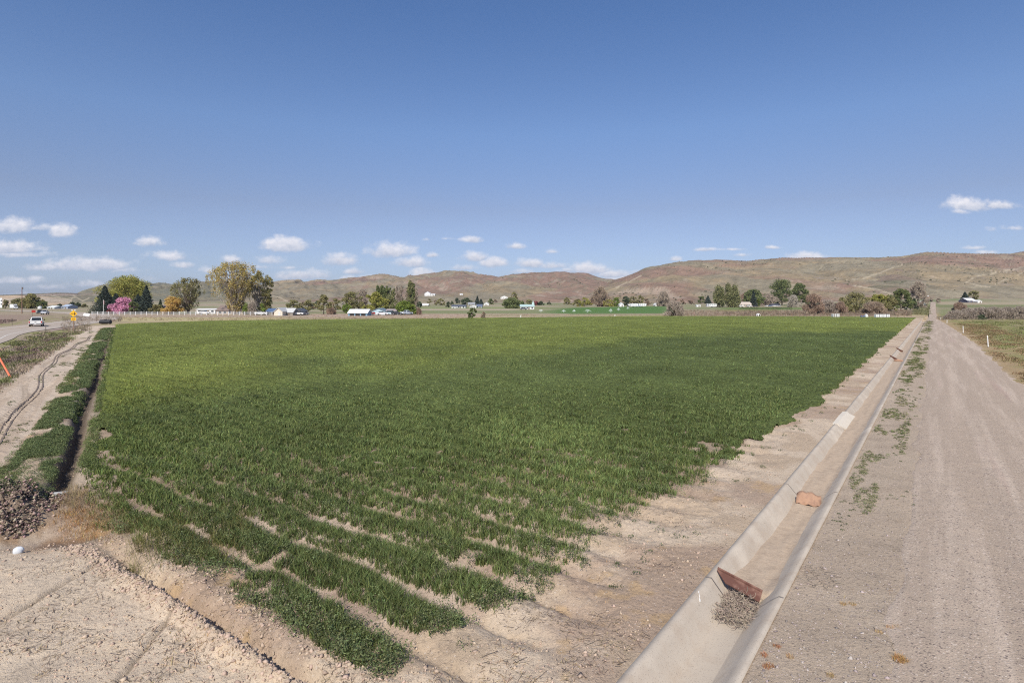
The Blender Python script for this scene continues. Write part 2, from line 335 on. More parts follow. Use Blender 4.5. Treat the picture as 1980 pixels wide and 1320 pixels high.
m_rustl = mat('pale_rust', (.38, .23, .15), .85, 0, var=[(7, 5, (.28, .17, .12), .45, .65, None)], bump=[(40, .3, .01)])
m_white = simple('white_paint', (.78, .77, .74), .5, 0, .92)
m_whitev = simple('white_vinyl', (.74, .74, .74), .5, 0, .95)
m_wood = mat('weathered_wood', (.20, .13, .09), .9, var=[(4, 4, (.28, .20, .15), .45, .65, (8, 8, .5))])
m_post = simple('steel_post', (.16, .13, .11), .6, .3)
m_black = simple('black_plastic', (.02, .02, .025), .5)
m_tyre = simple('tyre_rubber', (.02, .02, .02), .8)
m_glass = simple('car_glass', (.02, .025, .03), .1)
m_chrome = simple('chrome', (.5, .5, .5), .2, .9)
m_red = simple('red_lens', (.45, .02, .02), .3)
m_plate = simple('number_plate', (.6, .6, .62), .4)
m_yellow = simple('yellow_sign_face', (.85, .45, .02), .5, 0, .96)
m_sblack = simple('black_lettering', (.015, .015, .015), .6)
m_orange = simple('orange_plastic', (.80, .20, .10), .5)
m_redsign = simple('red_sign_face', (.45, .05, .04), .6)
m_bark = mat('bark', (.20, .16, .125), .95, var=[(2, 4, (.12, .09, .07), .45, .65, (1, 1, .3))])
m_barkp = mat('pale_bark', (.42, .37, .31), .95, var=[(2, 4, (.24, .2, .17), .45, .65, (1, 1, .3))])
m_twig = mat('dry_twigs', (.30, .24, .19), .95, island=.35)

# ---------------------------------------------------------------- ground sheet (rows along the ditch, columns across it)
def geo(a, b, r):
    o = [a]; 
    while o[-1] < b: o.append(o[-1] * r)
    return o
sv = list(np.arange(-12, 1.4, .4)) + list(np.arange(1.4, 13.5, .036)) + geo(13.55, 260, 1.0062) + geo(265, 7000, 1.06)
tv = [-x for x in geo(460, 8000, 1.07)[::-1]] + [-x for x in geo(14.05, 450, 1.0125)[::-1]] + list(np.arange(-14, -3.1, .042)) + [TL - .03, TL, TL + .01, -2.7, -2.2, TR - .01, TR, TR + .03] \
     + list(np.arange(-1.75, 1.5, .07)) + geo(1.57, 450, 1.025) + geo(465, 8000, 1.07)
S_, T_ = np.meshgrid(np.array(sv), np.array(tv), indexing='ij')
GX, GY = xy(S_, T_)
inn = (T_ > TL + .005) & (T_ < TR - .005)
GZ = base_h(GX, GY)
GZ = np.where(inn, GZ - .62, GZ)
s2g, t2g = st2(GX, GY)
# sink under the gravel road (it has its own sheet)
GZ = np.where((T_ > -.35) & (T_ < 3.5) & (S_ < 190), GZ - .03, GZ)
def C3(*c): return np.array(c)[None, None, :]
def blend(col, c, a): return col * (1 - a[..., None]) + np.asarray(c)[None, None, :] * a[..., None]
col = np.zeros(GX.shape + (3,)) + C3(.44, .335, .25)
nA = fbm(GX * .5, GY * .5, 4, 70); nB = fbm(GX * .08, GY * .08, 4, 71); nC = fbm(S_ * 1.1, T_ * 1.1, 4, 72); nD = fbm(GX * 3, GY * 3, 3, 73)
pxg = CX + F * GX / np.maximum(GY, 1); pyg = HY + F * (CH - plain(GX, GY)) / np.maximum(GY, 1)
pyg = np.where(GY < 2, 3000, pyg)
col = blend(col, (.52, .41, .32), ss(.45, .62, nC))
col = blend(col, (.34, .24, .185), ss(.5, .66, nA) * .7)
col = blend(col, (.45, .30, .16), ss(.62, .74, nD) * ss(.5, .6, nA) * .5)
# pan in front (pale)
col = blend(col, (.60, .48, .375), ss(4.2, 3.6, S_) * ss(-3.4, -4, T_) * .8)
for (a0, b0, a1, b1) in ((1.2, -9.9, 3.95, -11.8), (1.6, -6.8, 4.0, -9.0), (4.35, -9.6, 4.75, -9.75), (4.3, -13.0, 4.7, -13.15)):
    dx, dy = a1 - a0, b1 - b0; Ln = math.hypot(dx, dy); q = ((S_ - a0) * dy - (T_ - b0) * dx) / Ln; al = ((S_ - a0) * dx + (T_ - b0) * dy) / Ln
    col = blend(col, (.13, .10, .08), np.exp(-((q + (nD - .5) * .05) / .026) ** 2) * ss(0, .3, al) * ss(Ln, Ln - .1, al) * .7 * ss(.3, .5, nA + .1))  # shadow in the grooves painted dark into the ground colour
# crop floor
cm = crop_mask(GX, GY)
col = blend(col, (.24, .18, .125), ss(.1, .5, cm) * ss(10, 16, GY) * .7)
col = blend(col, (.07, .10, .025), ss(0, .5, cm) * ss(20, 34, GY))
# verge between ditch and road: gravelly
vg = ss(TR - .05, TR + .02, T_) * ss(4.6, 3.8, T_)
col = blend(col, (.39, .308, .245), vg * .85)
# right: orange dry shoulder, then pasture with brown streaks
TRD = T_ + 3.85 - np.interp(S_, [80, 120, 170, 215, 400], [3.85, 3.1, 1.9, .8, .6])
rs = ss(3.3, 3.9, TRD + (nA - .5) * 1.6)
col = blend(col, (.33, .235, .135), rs)
ps = ss(4.3, 6.8, TRD + (nA - .5) * 5) * ss(.30, .46, nA + .12 * ss(6, 12, T_))
col = blend(col, (.225, .205, .085), ps)
mow = fbm(S_ * .10, T_ * .55, 4, 77)
col = blend(col, (.27, .215, .14), ss(.50, .64, mow) * ss(7, 12, T_) * .6)
col = blend(col, (.14, .145, .045), ss(.56, .68, fbm(S_ * .16, T_ * .9, 3, 78)) * ss(7, 10, T_) * .7)
# left: bank, track, verge, beyond the highway
lf = ss(.5, .2, t2g) * ss(-2, 2, s2g)
col = blend(col, (.50, .40, .325), ss(-1.2, -1.5, t2g + (nA - .5) * .5) * ss(-1, 2, s2g))
trk = ss(.5, .62, fbm(t2g * 2.2, s2g * .12, 3, 79)) * ss(-1.3, -1.6, t2g) * ss(-4.6, -4.2, t2g)
col = blend(col, (.40, .30, .225), trk * .6)
for o_ in (0, .17):
    col = blend(col, (.13, .10, .085), np.exp(-((t2g + 2.75 + o_ - .5 * np.sin(s2g * .12 + .6) - .15 * np.sin(s2g * .45)) / (.03 + .0004 * np.abs(s2g))) ** 2) * ss(-3, 2, s2g) * ss(75, 50, s2g) * .75)
vgm = ss(-3.9, -5.0, t2g + (nA - .5) * 1.6) * ss(-10, 0, s2g)
col = blend(col, (.30, .235, .175), vgm)
col = blend(col, (.22, .215, .085), vgm * ss(.43, .56, fbm(s2g * .14, t2g * .8, 4, 80)) * .9)
col = blend(col, (.24, .17, .14), vgm * ss(.55, .68, fbm(s2g * .2, t2g * .7, 4, 81)) * .8)
col = blend(col, (.26, .185, .155), ss(-20.5, -22.5, t2g) * (GY < 400) * .8)
# basin: orange algae / damp
dx = (GX + 9.2) / 1.5; dy = (GY - 11.45) / .62
col = blend(col, (.34, .18, .07), np.exp(-(dx * dx + dy * dy)) * ss(.35, .6, nD) * .9)
col = blend(col, (.17, .12, .10), np.exp(-(((GX + 8.9) / .8) ** 2 + ((GY - 11.3) / .28) ** 2)) * .8)
hp = np.exp(-(((GX + 11.3) / 1.3) ** 2 + ((GY - 12.7) / 1.0) ** 2)) + np.exp(-(((GX + 10.6) / .8) ** 2 + ((GY - 11.75) / .4) ** 2))
col = blend(col, (.20, .15, .12), np.clip(hp * 1.6, 0, 1) * .9)
# bottom of the earth ditch, its shade painted dark into the colour
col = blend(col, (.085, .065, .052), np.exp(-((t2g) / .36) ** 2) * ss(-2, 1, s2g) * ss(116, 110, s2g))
# beyond the field
fe = np.interp(pxg, YF_X, YF_Y)
bf = ss(-1, 3, GY - fe) * (pxg > 150) * (pxg < 1790)
col = blend(col, (.36, .29, .165), bf)
col = blend(col, (.36, .265, .20), bf * ss(.42, .6, fbm(GX * .03, GY * .12, 4, 82)))
col = blend(col, (.27, .22, .14), bf * ss(.5, .7, fbm(GX * .1, GY * .3, 3, 83)))
far = ss(225, 260, GY)
col = blend(col, (.29, .23, .165), far)
col = blend(col, (.17, .19, .085), far * ss(.47, .56, fbm(GX * .006, GY * .02, 3, 84)) * .9)
col = blend(col, (.36, .29, .22), far * ss(.58, .66, fbm(GX * .009, GY * .03, 3, 85)) * .9)
def band(x0, x1, y0, y1, c, a=1., f=1.2, fx=8):
    global col
    k = ss(y0 - f, y0 + f, pyg) * ss(y1 + f, y1 - f, pyg) * ss(x0 - fx, x0 + fx, pxg) * ss(x1 + fx, x1 - fx, pxg)
    col = blend(col, c, k * a)
band(150, 700, 609, 614, (.33, .25, .19)); band(230, 560, 613.5, 621, (.40, .34, .19), .8)
band(700, 1060, 593.5, 596.5, (.20, .22, .09)); band(700, 1000, 597, 600, (.36, .29, .22)); band(800, 1130, 601, 606, (.19, .20, .10)); band(600, 1100, 606.5, 613, (.38, .28, .22), .9)
band(930, 1400, 608, 612, (.30, .26, .15), .8)
k = ss(1030, 1100, pxg) * ss(1305, 1285, pxg) * ss(np.interp(pxg, [1030, 1100, 1200, 1300], [603, 595.5, 592.6, 592]) - .6, np.interp(pxg, [1030, 1100, 1200, 1300], [603, 595.5, 592.6, 592]) + .6, pyg) * ss(607, 605, pyg)
col = blend(col, (.075, .15, .035), k)
band(1390, 1560, 594, 599.5, (.13, .165, .055)); band(1300, 1720, 600, 611, (.27, .205, .14), .85, 1.2, 15)
band(1380, 1500, 599, 602, (.22, .19, .07), .7)
band(1810, 1990, 590, 596, (.15, .16, .07), .8); band(1815, 1990, 583.5, 589, (.38, .29, .22), .7)
band(1815, 1850, 597, 614, (.17, .19, .08), .7); band(1765, 1800, 592, 608, (.18, .17, .08), .8, 1, 3)
band(0, 200, 592, 600, (.27, .22, .15), .6)
col = np.clip(col * np.where(cm[..., None] > .3, 1.0, np.array([1.10, 1.115, 1.06])[None, None, :]), 0, 1)
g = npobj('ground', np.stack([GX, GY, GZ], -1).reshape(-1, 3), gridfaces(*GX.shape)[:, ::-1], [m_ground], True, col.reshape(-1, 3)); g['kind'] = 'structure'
del GX, GY, GZ, col, S_, T_

# gravel road: own sheet, crowned, with faint wheel ruts
rsv = np.array(list(np.arange(-10, 3, .3)) + list(np.arange(3, 30, .06)) + geo(30, 190, 1.008) + geo(191, 640, 1.03)); K = 60
q = np.linspace(0, 1, K)
lt = np.interp(rsv, [-10, 60, 110, 215, 330, 640], [-.45, -.55, -.8, -1.5, -2.2, -3.2]); rt = np.interp(rsv, [-10, 80, 120, 170, 215, 330, 640], [3.85, 3.85, 3.1, 1.9, .6, .3, .4])
ln = (fbm(rsv * .8, rsv * 0, 3, 90) - .5) * .5; rn = (fbm(rsv * .8, rsv * 0, 3, 91) - .5) * .7
TT = (lt + ln * ss(200, 60, rsv))[:, None] * (1 - q) + (rt + rn * ss(200, 60, rsv))[:, None] * q; SS = rsv[:, None] + TT * 0
RX, RY = xy(SS, TT)
RZ = base_h(RX, RY) + .004 + .05 * np.sin(np.pi * q) ** .7 - .02 * (np.exp(-((TT - .9) / .3) ** 2) + np.exp(-((TT - 2.6) / .3) ** 2)) + (fbm(SS * 6, TT * 6, 2, 92) - .5) * .015
RZ[:, 0] -= .03; RZ[:, -1] -= .03
RZ += np.clip((SS - 185) * .002, 0, .25)
o = npobj('gravel_road', np.stack([RX, RY, RZ], -1).reshape(-1, 3), gridfaces(*RX.shape)[:, ::-1], [m_gravel], True); o['kind'] = 'structure'

# narrow double tyre track winding along the left dirt track
m_rut = mat('tyre_rut', (.17, .13, .105), 1, var=[(3, 4, (.36, .28, .22), .5, .66, None)])
for o_ in (0, .19):
    q_ = np.linspace(-2, 84, 420); tt_ = -2.55 - o_ + .5 * np.sin(q_ * .085 + .9) + .14 * np.sin(q_ * .37); hw = .022 + .0004 * np.maximum(q_, 0)
    v = []
    for sg in (-1, 1):
        X, Y = xy2(q_, tt_ + sg * hw); v.append(np.stack([X, Y, base_h(X, Y) + .02], -1))
    o = npobj('tyre_track', np.stack(v, 1).reshape(-1, 3), gridfaces(len(q_), 2), [m_rut]); o['kind'] = 'structure'
# ---------------------------------------------------------------- highway on the left
def smoothpath(pts, n=12):
    out = []
    p = [Vector(a) for a in pts]; p = [p[0] * 2 - p[1]] + p + [p[-1] * 2 - p[-2]]
    for i in range(1, len(p) - 2):
        for k in range(n):
            t = k / n; a, b, c, d = p[i - 1], p[i], p[i + 1], p[i + 2]
            out.append(.5 * ((2 * b) + (c - a) * t + (2 * a - 5 * b + 4 * c - d) * t * t + (3 * b - a - 3 * c + d) * t ** 3))
    out.append(p[-2]); return out
hc = [xy2(-45, -15.6), xy2(0, -15.6), xy2(40, -15.6), xy2(75, -15.7), xy2(105, -15.9)]
a5 = hc[-1]
hc += [(-109, 146), (-141, 198), (-181, 248), (-229, 296), (-290, 345), (-370, 400), (-470, 470), (-580, 560), (-760, 720)]
hc = [(a[0], a[1]) for a in hc]
hp_ = smoothpath(hc, 10)
def ribbon(path, o0, o1, dz, nseg=8):
    v = []
    for i, p in enumerate(path):
        a = path[max(i - 1, 0)]; b = path[min(i + 1, len(path) - 1)]; d = (b - a).normalized(); n = Vector((d.y, -d.x))
        for k in range(nseg + 1):
            o_ = o0 + (o1 - o0) * k / nseg; pp = p + n * o_; z = float(plain(np.array(pp.x), np.array(pp.y)))
            v.append((pp.x, pp.y, z + dz + .12 - .1 * (o_ / 5.2) ** 2))
    return np.array(v), gridfaces(len(path), nseg + 1)[:, ::-1]
v, f = ribbon(hp_, -5.6, 5.6, .05); o = npobj('highway', v, f[:, ::-1], [m_asphalt], True); o['kind'] = 'structure'
for (a, b, mt) in ((4.25, 4.4, m_line), (-4.4, -4.25, m_line), (-.22, -.1, m_yline), (.1, .22, m_yline)):
    v, f = ribbon(hp_, a, b, .056, 1); o = npobj('road_marking', v, f[:, ::-1], [mt]); o['kind'] = 'structure'
v, f = ribbon(hp_, -6.9, 6.9, .0, 8); v[:, 2] -= .03
o = npobj('road_shoulder', v, f[:, ::-1], [simple('shoulder_gravel', (.36, .27, .225), .95)], True); o['kind'] = 'structure'

# ---------------------------------------------------------------- hills
def prof(pts, x):
    a = np.array(pts, float); return np.interp(x, a[:, 0], a[:, 1])
def smooth1(a, k):
    w_ = np.hanning(k + 2)[1:-1]; w_ /= w_.sum(); return np.convolve(np.pad(a, k // 2, mode='edge'), w_, 'same')[k // 2:len(a) + k // 2]
HILLSPOTS = []
TRACKS = [[(1636, 541), (1670, 538), (1700, 528), (1725, 518), (1745, 511)], [(1868, 546), (1885, 535), (1925, 526), (1955, 522), (1985, 513)], [(1868, 546), (1895, 552), (1915, 555)], [(1925, 549), (1950, 538), (1990, 522)], [(528, 584), (556, 582), (543, 576), (528, 572)], [(1650, 552), (1700, 560), (1722, 568)], [(132, 588), (139, 577)], [(100, 571), (128, 578), (145, 575)], [(140, 570), (160, 582), (172, 576)], [(1190, 556), (1215, 545), (1240, 533)]]
def hills(pts, Y0, Y1, x0, x1, seed, pal, gul=12, red=.5, nr=150, step=2.2, rx=120, shape=1.35):
    X_ = np.arange(x0, x1, step); u = (X_ - CX) / F; ry = smooth1(prof(pts, X_), 15)
    fr = np.concatenate([np.linspace(0, 1, nr), 1 + np.linspace(.01, .6, 24)])
    Fm, Um = np.meshgrid(fr, u, indexing='ij'); Ry = ry[None, :] + 0 * Fm
    yb = 30 * fbm(Um * 6, Um * 0, 2, seed + 9) * (Y1 - Y0) / 400
    Ym = (Y0 + yb) + (Y1 - Y0 - yb) * Fm; Xm = Um * Ym
    base = plain(Xm, Ym) - 6 * ss(.06, 0, Fm)
    top = (CH + (HY - Ry) / F * Y1)
    p = np.clip(Fm, 0, 1)
    s_ = np.where(Fm <= 1, .35 * p + .65 * ss(0, 1, p ** (1 / shape) * .96 + .04 * p), 1)
    dome = np.clip(1 - ((Fm - 1) / .6) ** 2, 0, 1)
    Zm = base + np.maximum(top - base, 0) * np.where(Fm <= 1, s_, dome)
    # spurs and ravines running down the slope
    wx = Xm + 50 * (fbm(Xm / 300, Ym / 300, 2, seed + 3) - .5) + .35 * Ym
    g1 = fbm(wx / rx, Ym / (rx * 3.2), 4, seed, .55); rid = 1 - np.abs(2 * g1 - 1)
    env = np.sin(np.pi * np.clip(p, 0, 1)) ** .8 * np.clip((top - base) / 120, 0.1, 1)
    Zm = Zm + env * gul * (rid - .7) * 3.4 + env * (fbm(Xm / 30, Ym / 45, 3, seed + 5) - .5) * gul * .5
    Zm = Zm + (fbm(Xm / 60, Ym / 60, 3, seed + 7) - .5) * 1.5 * ss(0, .3, p)
    gr, rd, pl, dk = [np.array(c) for c in pal]
    n_a = fbm(Xm / 190 + seed, Zm / 34, 4, seed + 11); n_b = fbm(Xm / 60, Zm / 14, 4, seed + 12); n_c = fbm(Xm / 16, Ym / 26, 3, seed + 13)
    c = np.zeros(Xm.shape + (3,)) + gr
    c = blend(c, gr * np.array([1.12, 1.02, .92]), ss(.4, .6, n_b))
    c = blend(c, rd, ss(.66 - red * .35, .80 - red * .35, n_a + .16 * (p - .5) + .25 * (n_b - .5)) * .85)
    c = blend(c, pl, ss(.70, .76, n_b + .3 * (n_c - .5)) * ss(.9, .5, p) * .8)
    c = blend(c, dk, ss(.18, .05, np.abs(2 * g1 - 1)) * .0 + ss(.34, .22, rid) * .5)
    c = blend(c, gr * .74, ss(.52, .64, n_c) * .5)
    n_d = fbm(Xm / 7, Zm / 3.5, 3, seed + 14); c = c * (1 + (n_d[..., None] - .5) * .32)
    ppx = CX + F * Xm / Ym; ppy = HY + F * (CH - Zm) / Ym
    for line in TRACKS:
        for (ax, ay), (bx_, by_) in zip(line[:-1], line[1:]):
            L2 = (bx_ - ax) ** 2 + (by_ - ay) ** 2; tt = np.clip(((ppx - ax) * (bx_ - ax) + (ppy - ay) * (by_ - ay)) / L2, 0, 1)
            dd = np.hypot(ppx - ax - tt * (bx_ - ax), ppy - ay - tt * (by_ - ay)); c = blend(c, (.46, .39, .28), ss(1.5, .4, dd) * (Fm < 1) * .75)
    o = npobj('hills', np.stack([Xm, Ym, Zm], -1).reshape(-1, 3), gridfaces(*Xm.shape), [m_hills], True, np.clip(c, 0, 1).reshape(-1, 3)); o['kind'] = 'structure'
    HILLSPOTS.append((Xm, Ym, Zm, p, fbm(Xm / 90, Zm / 20, 3, seed + 20)))
GREEN = (.252, .218, .155); RED = (.245, .160, .125); PALE = (.36, .285, .22); DARK = (.165, .150, .105)
P1 = (GREEN, RED, PALE, DARK)
PR = [(1100, 588), (1120, 577), (1150, 562), (1175, 551), (1190, 545), (1215, 538), (1250, 525), (1290, 518), (1330, 513), (1400, 511), (1450, 513), (1480, 508), (1510, 504), (1600, 506), (1700, 507), (1750, 505), (1770, 499), (1790, 496), (1850, 498), (1930, 499), (1980, 497), (2200, 490)]
hills(PR, 700, 1900, 1100, 2200, 100, P1, gul=15, red=.55)
hills([(1860, 530), (1930, 499), (1955, 490), (1980, 486), (2050, 478), (2200, 476)], 2000, 2600, 1840, 2200, 130, P1, gul=12, nr=60)
hills([(1560, 575), (1620, 560), (1680, 535), (1735, 519), (1790, 530), (1850, 556), (1900, 580)], 760, 1250, 1560, 1900, 150, ((.19, .18, .12), (.21, .155, .12), PALE, DARK), gul=14, red=.25, nr=90)
hills([(880, 585), (920, 560), (960, 541), (1000, 535), (1060, 532), (1100, 531), (1130, 533), (1160, 540), (1210, 548), (1260, 560)], 900, 2300, 860, 1260, 200, P1, gul=16, red=.7)
hills([(430, 580), (480, 562), (530, 549), (600, 545), (640, 548), (700, 541), (740, 536), (770, 541), (800, 539), (830, 534), (860, 530), (900, 530), (930, 537), (960, 541), (1000, 550), (1060, 565)], 1000, 2900, 400, 1060, 230, P1, gul=18, red=.62)
hills([(120, 582), (160, 566), (200, 556), (240, 553), (300, 553), (350, 553), (420, 549), (480, 552), (530, 558), (600, 566), (680, 580)], 1100, 3300, 100, 680, 260, ((.20, .19, .135), (.21, .165, .13), PALE, DARK), gul=20, red=.2)
hills([(-200, 568), (0, 572), (60, 570), (110, 568), (150, 569), (200, 571), (260, 578)], 900, 2300, -200, 260, 300, ((.19, .18, .13), (.23, .17, .135), (.42, .34, .27), DARK), gul=14, red=.3, nr=110)
hills([(-200, 562), (0, 572), (30, 571), (90, 574), (140, 580)], 620, 900, -200, 140, 320, ((.46, .38, .29), (.36, .28, .21), (.55, .45, .36), (.3, .26, .18)), gul=3, red=.2, nr=50)
# far snow mountains, barely above the plain; haze blue mixed into their colour
X_ = np.arange(-150, 200, 3.); u = (X_ - CX) / F; Yd = np.array([14000, 16000, 18000.]); hh = (567.5 + 4 * fbm(X_ * .02, X_ * 0, 4, 400))
V3 = []
for j, Yj in enumerate(Yd):
    zt = CH + (HY - hh) / F * 16000
    V3.append(np.stack([u * Yj, u * 0 + Yj, zt if j == 1 else u * 0 - 10], -1))
o = npobj('hills', np.array(V3).reshape(-1, 3), gridfaces(3, len(X_)), [mat('snow_mountain', (.30, .38, .50), 1, var=[(.0009, 5, (.72, .78, .86), .45, .52, None)])], True); o['kind'] = 'structure'
# sagebrush dotting the slopes
bv, bf_ = [], []
ico = bmesh.new(); bmesh.ops.create_icosphere(ico, subdivisions=1, radius=1); iv = np.array([v.co[:] for v in ico.verts]); ifc = np.array([[v.index for v in f.verts] for f in ico.faces]); ico.free()
cnt = 0
for hi, num in ((0, 620), (2, 420), (3, 260), (4, 160), (6, 60)):
    Xm, Ym, Zm, p, nn_ = HILLSPOTS[hi]; wgt = (ss(.5, .68, nn_) + .03) * ss(.95, .5, p) * ss(0, .05, p) * (p < 1); wgt = wgt.ravel() / wgt.sum()
    for i in rng.choice(wgt.size, num, p=wgt):
        r = rng.uniform(.6, 1.7); q = iv * np.array([r * rng.uniform(.9, 1.5), r, r * rng.uniform(.6, 1.0)]) * rng.uniform(.75, 1.2, (len(iv), 1)) + np.array([Xm.ravel()[i], Ym.ravel()[i], Zm.ravel()[i] + r * .3])
        bv.append(q); bf_.append(ifc + cnt); cnt += len(iv)
o = npobj('sagebrush', np.concatenate(bv), np.concatenate(bf_), [mat('sagebrush_leaves', (.085, .085, .05), 1, island=.4)]); tag(o, kind='stuff')

# ---------------------------------------------------------------- crop
def crop_color(X, Y):
    px = CX + F * X / np.maximum(Y, 1)
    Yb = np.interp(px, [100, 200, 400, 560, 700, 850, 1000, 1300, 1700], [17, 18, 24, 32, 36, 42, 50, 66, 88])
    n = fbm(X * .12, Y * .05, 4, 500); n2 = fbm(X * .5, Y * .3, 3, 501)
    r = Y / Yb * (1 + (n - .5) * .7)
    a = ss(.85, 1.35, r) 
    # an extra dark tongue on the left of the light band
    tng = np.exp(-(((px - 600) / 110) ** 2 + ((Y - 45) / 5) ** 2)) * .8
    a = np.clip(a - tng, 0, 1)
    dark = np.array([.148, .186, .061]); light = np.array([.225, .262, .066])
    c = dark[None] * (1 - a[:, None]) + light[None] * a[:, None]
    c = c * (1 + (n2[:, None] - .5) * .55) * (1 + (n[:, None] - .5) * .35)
    s2, t2 = st2(X, Y)
    e = (ss(4, .5, t2) * ss(.45, .6, n2 + .1))[:, None] * .3
    c = c * (1 - e) + np.array([.15, .19, .04])[None] * e
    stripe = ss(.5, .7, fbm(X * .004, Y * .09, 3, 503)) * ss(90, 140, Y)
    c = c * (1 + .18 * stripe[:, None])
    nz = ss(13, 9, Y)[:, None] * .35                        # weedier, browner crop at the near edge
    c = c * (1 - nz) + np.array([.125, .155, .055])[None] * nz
    return c
def sample(n, ymin, ymax, power, ulo=-1.0, uhi=1.0):
    u = rng.uniform(ulo, uhi, n); a = rng.uniform(0, 1, n)
    if power == 1: Y = ymin * (ymax / ymin) ** a
    else: k_ = 1 - power; Y = (ymin ** k_ + a * (ymax ** k_ - ymin ** k_)) ** (1 / k_)
    return u * Y, Y
def blades(name, X, Y, Z, H, W, spread, nb, colr, lean=.45, mt=None, kind='stuff', seg=2):
    n = len(X); X = np.repeat(X, nb); Y = np.repeat(Y, nb); Z = np.repeat(Z, nb); H = np.repeat(H, nb); W = np.repeat(W, nb); sp_ = np.repeat(spread, nb); cl = np.repeat(colr, nb, 0)
    k_ = len(X); r = sp_ * np.sqrt(rng.uniform(0, 1, k_)); a = rng.uniform(0, 2 * np.pi, k_)
    x = X + r * np.cos(a); y = Y + r * np.sin(a); h = H * rng.uniform(.55, 1.15, k_)
    b = rng.uniform(0, 2 * np.pi, k_); dx = np.cos(b); dy = np.sin(b); ln_ = lean * h * rng.uniform(.3, 1.5, k_); fa = rng.uniform(0, 2 * np.pi, k_); wx = np.cos(fa) * W * .5; wy = np.sin(fa) * W * .5
    p0 = np.stack([x - wx, y - wy, Z - .02], -1); p1 = np.stack([x + wx, y + wy, Z - .02], -1)
    m0 = np.stack([x - wx * .9 + dx * ln_ * .3, y - wy * .9 + dy * ln_ * .3, Z + h * .62], -1); m1 = np.stack([x + wx * .9 + dx * ln_ * .3, y + wy * .9 + dy * ln_ * .3, Z + h * .62], -1)
    tp = np.stack([x + dx * ln_, y + dy * ln_, Z + h], -1)
    V_ = np.stack([p0, p1, m1, m0, tp], 1).reshape(-1, 3); i = np.arange(k_)[:, None] * 5
    Fc = np.concatenate([i + np.array([[0, 1, 2]]), i + np.array([[0, 2, 3]]), i + np.array([[3, 2, 4]])])
    o = npobj(name, V_, Fc, [mt or m_crop], False, np.repeat(cl, 5, 0)); 
    if kind: tag(o, kind=kind)
    return o
Xs, Ys = sample(150000, 6.6, 190, 1.35)
cmk = crop_mask(Xs, Ys); s_, t_ = st(Xs, Ys)
ph = s_ - 5.5 + .05 * np.sin(t_ * 1.7) + (fbm(s_ * .7, t_ * .7, 2, 5) - .5) * .2
gap = np.cos(2 * np.pi * ph); patch = fbm(s_ * 1.3, t_ * 1.3, 3, 510)
gw = np.interp(s_, [4, 8, 11, 15, 22], [.54, .74, .92, 1.10, 1.4]) - (patch - .5) * 1.3 + .25 * ss(-9, -14, t_) - .35 * ss(-7.5, -4.5, t_) * ss(16, 8, s_)
bare = fbm(s_ * .9, t_ * .9, 4, 511) > np.interp(cmk, [0, .6, 2.0], [.48, .66, .80]) + .06 * ss(10, 20, Ys)
ok = (cmk > 0) & (gap < gw) & ~bare & (rng.uniform(0, 1, len(Xs)) < np.interp(cmk, [0, .9], [.12, 1]))
Xs, Ys = Xs[ok], Ys[ok]; Zs = base_h(Xs, Ys); cmk = cmk[ok]
hh = .12 + .08 * fbm(Xs * .6, Ys * .6, 3, 512) + .05 * (fbm(Xs * 3, Ys * 3, 2, 513) - .5); hh = hh * np.interp(cmk, [0, .8], [.55, 1])
Wd = np.maximum(.007, .0010 * Ys); spr = np.maximum(.05, .0052 * Ys)
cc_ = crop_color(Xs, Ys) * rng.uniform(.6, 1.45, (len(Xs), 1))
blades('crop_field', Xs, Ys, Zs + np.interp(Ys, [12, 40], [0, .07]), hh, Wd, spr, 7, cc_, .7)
print('tufts', len(Xs))
# closed canopy further out
ya = np.array(geo(13, 222, 1.0045)); ua = np.linspace(-.78, .80, 900); YY, UU = np.meshgrid(ya, ua, indexing='ij'); XX = UU * YY
cm2 = crop_mask(XX, YY); hgt = np.interp(YY, [13, 20, 34], [-.06, .05, .17])
zz = base_h(XX, YY) + hgt + (fbm(XX * 5, YY * 5, 3, 520) - .5) * .13 + (fbm(XX * 1.1, YY * 1.1, 3, 521) - .5) * .10
zz = np.where(cm2 < .25, zz - .35 * ss(.25, 0, cm2), zz)
fc = gridfaces(*YY.shape); keep = (cm2.ravel()[fc] > -.1).all(1)
s_, t_ = st(XX, YY); bare2 = fbm(s_ * .9, t_ * .9, 4, 511) > np.interp(cm2, [0, .6, 2.0], [.48, .66, .80]) + .06 * ss(10, 20, YY)
keep &= ~(bare2 & (YY < 23)).ravel()[fc].any(1)
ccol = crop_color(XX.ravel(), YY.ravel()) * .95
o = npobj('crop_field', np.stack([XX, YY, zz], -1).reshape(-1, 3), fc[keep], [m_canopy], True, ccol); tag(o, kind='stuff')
del XX, YY, zz

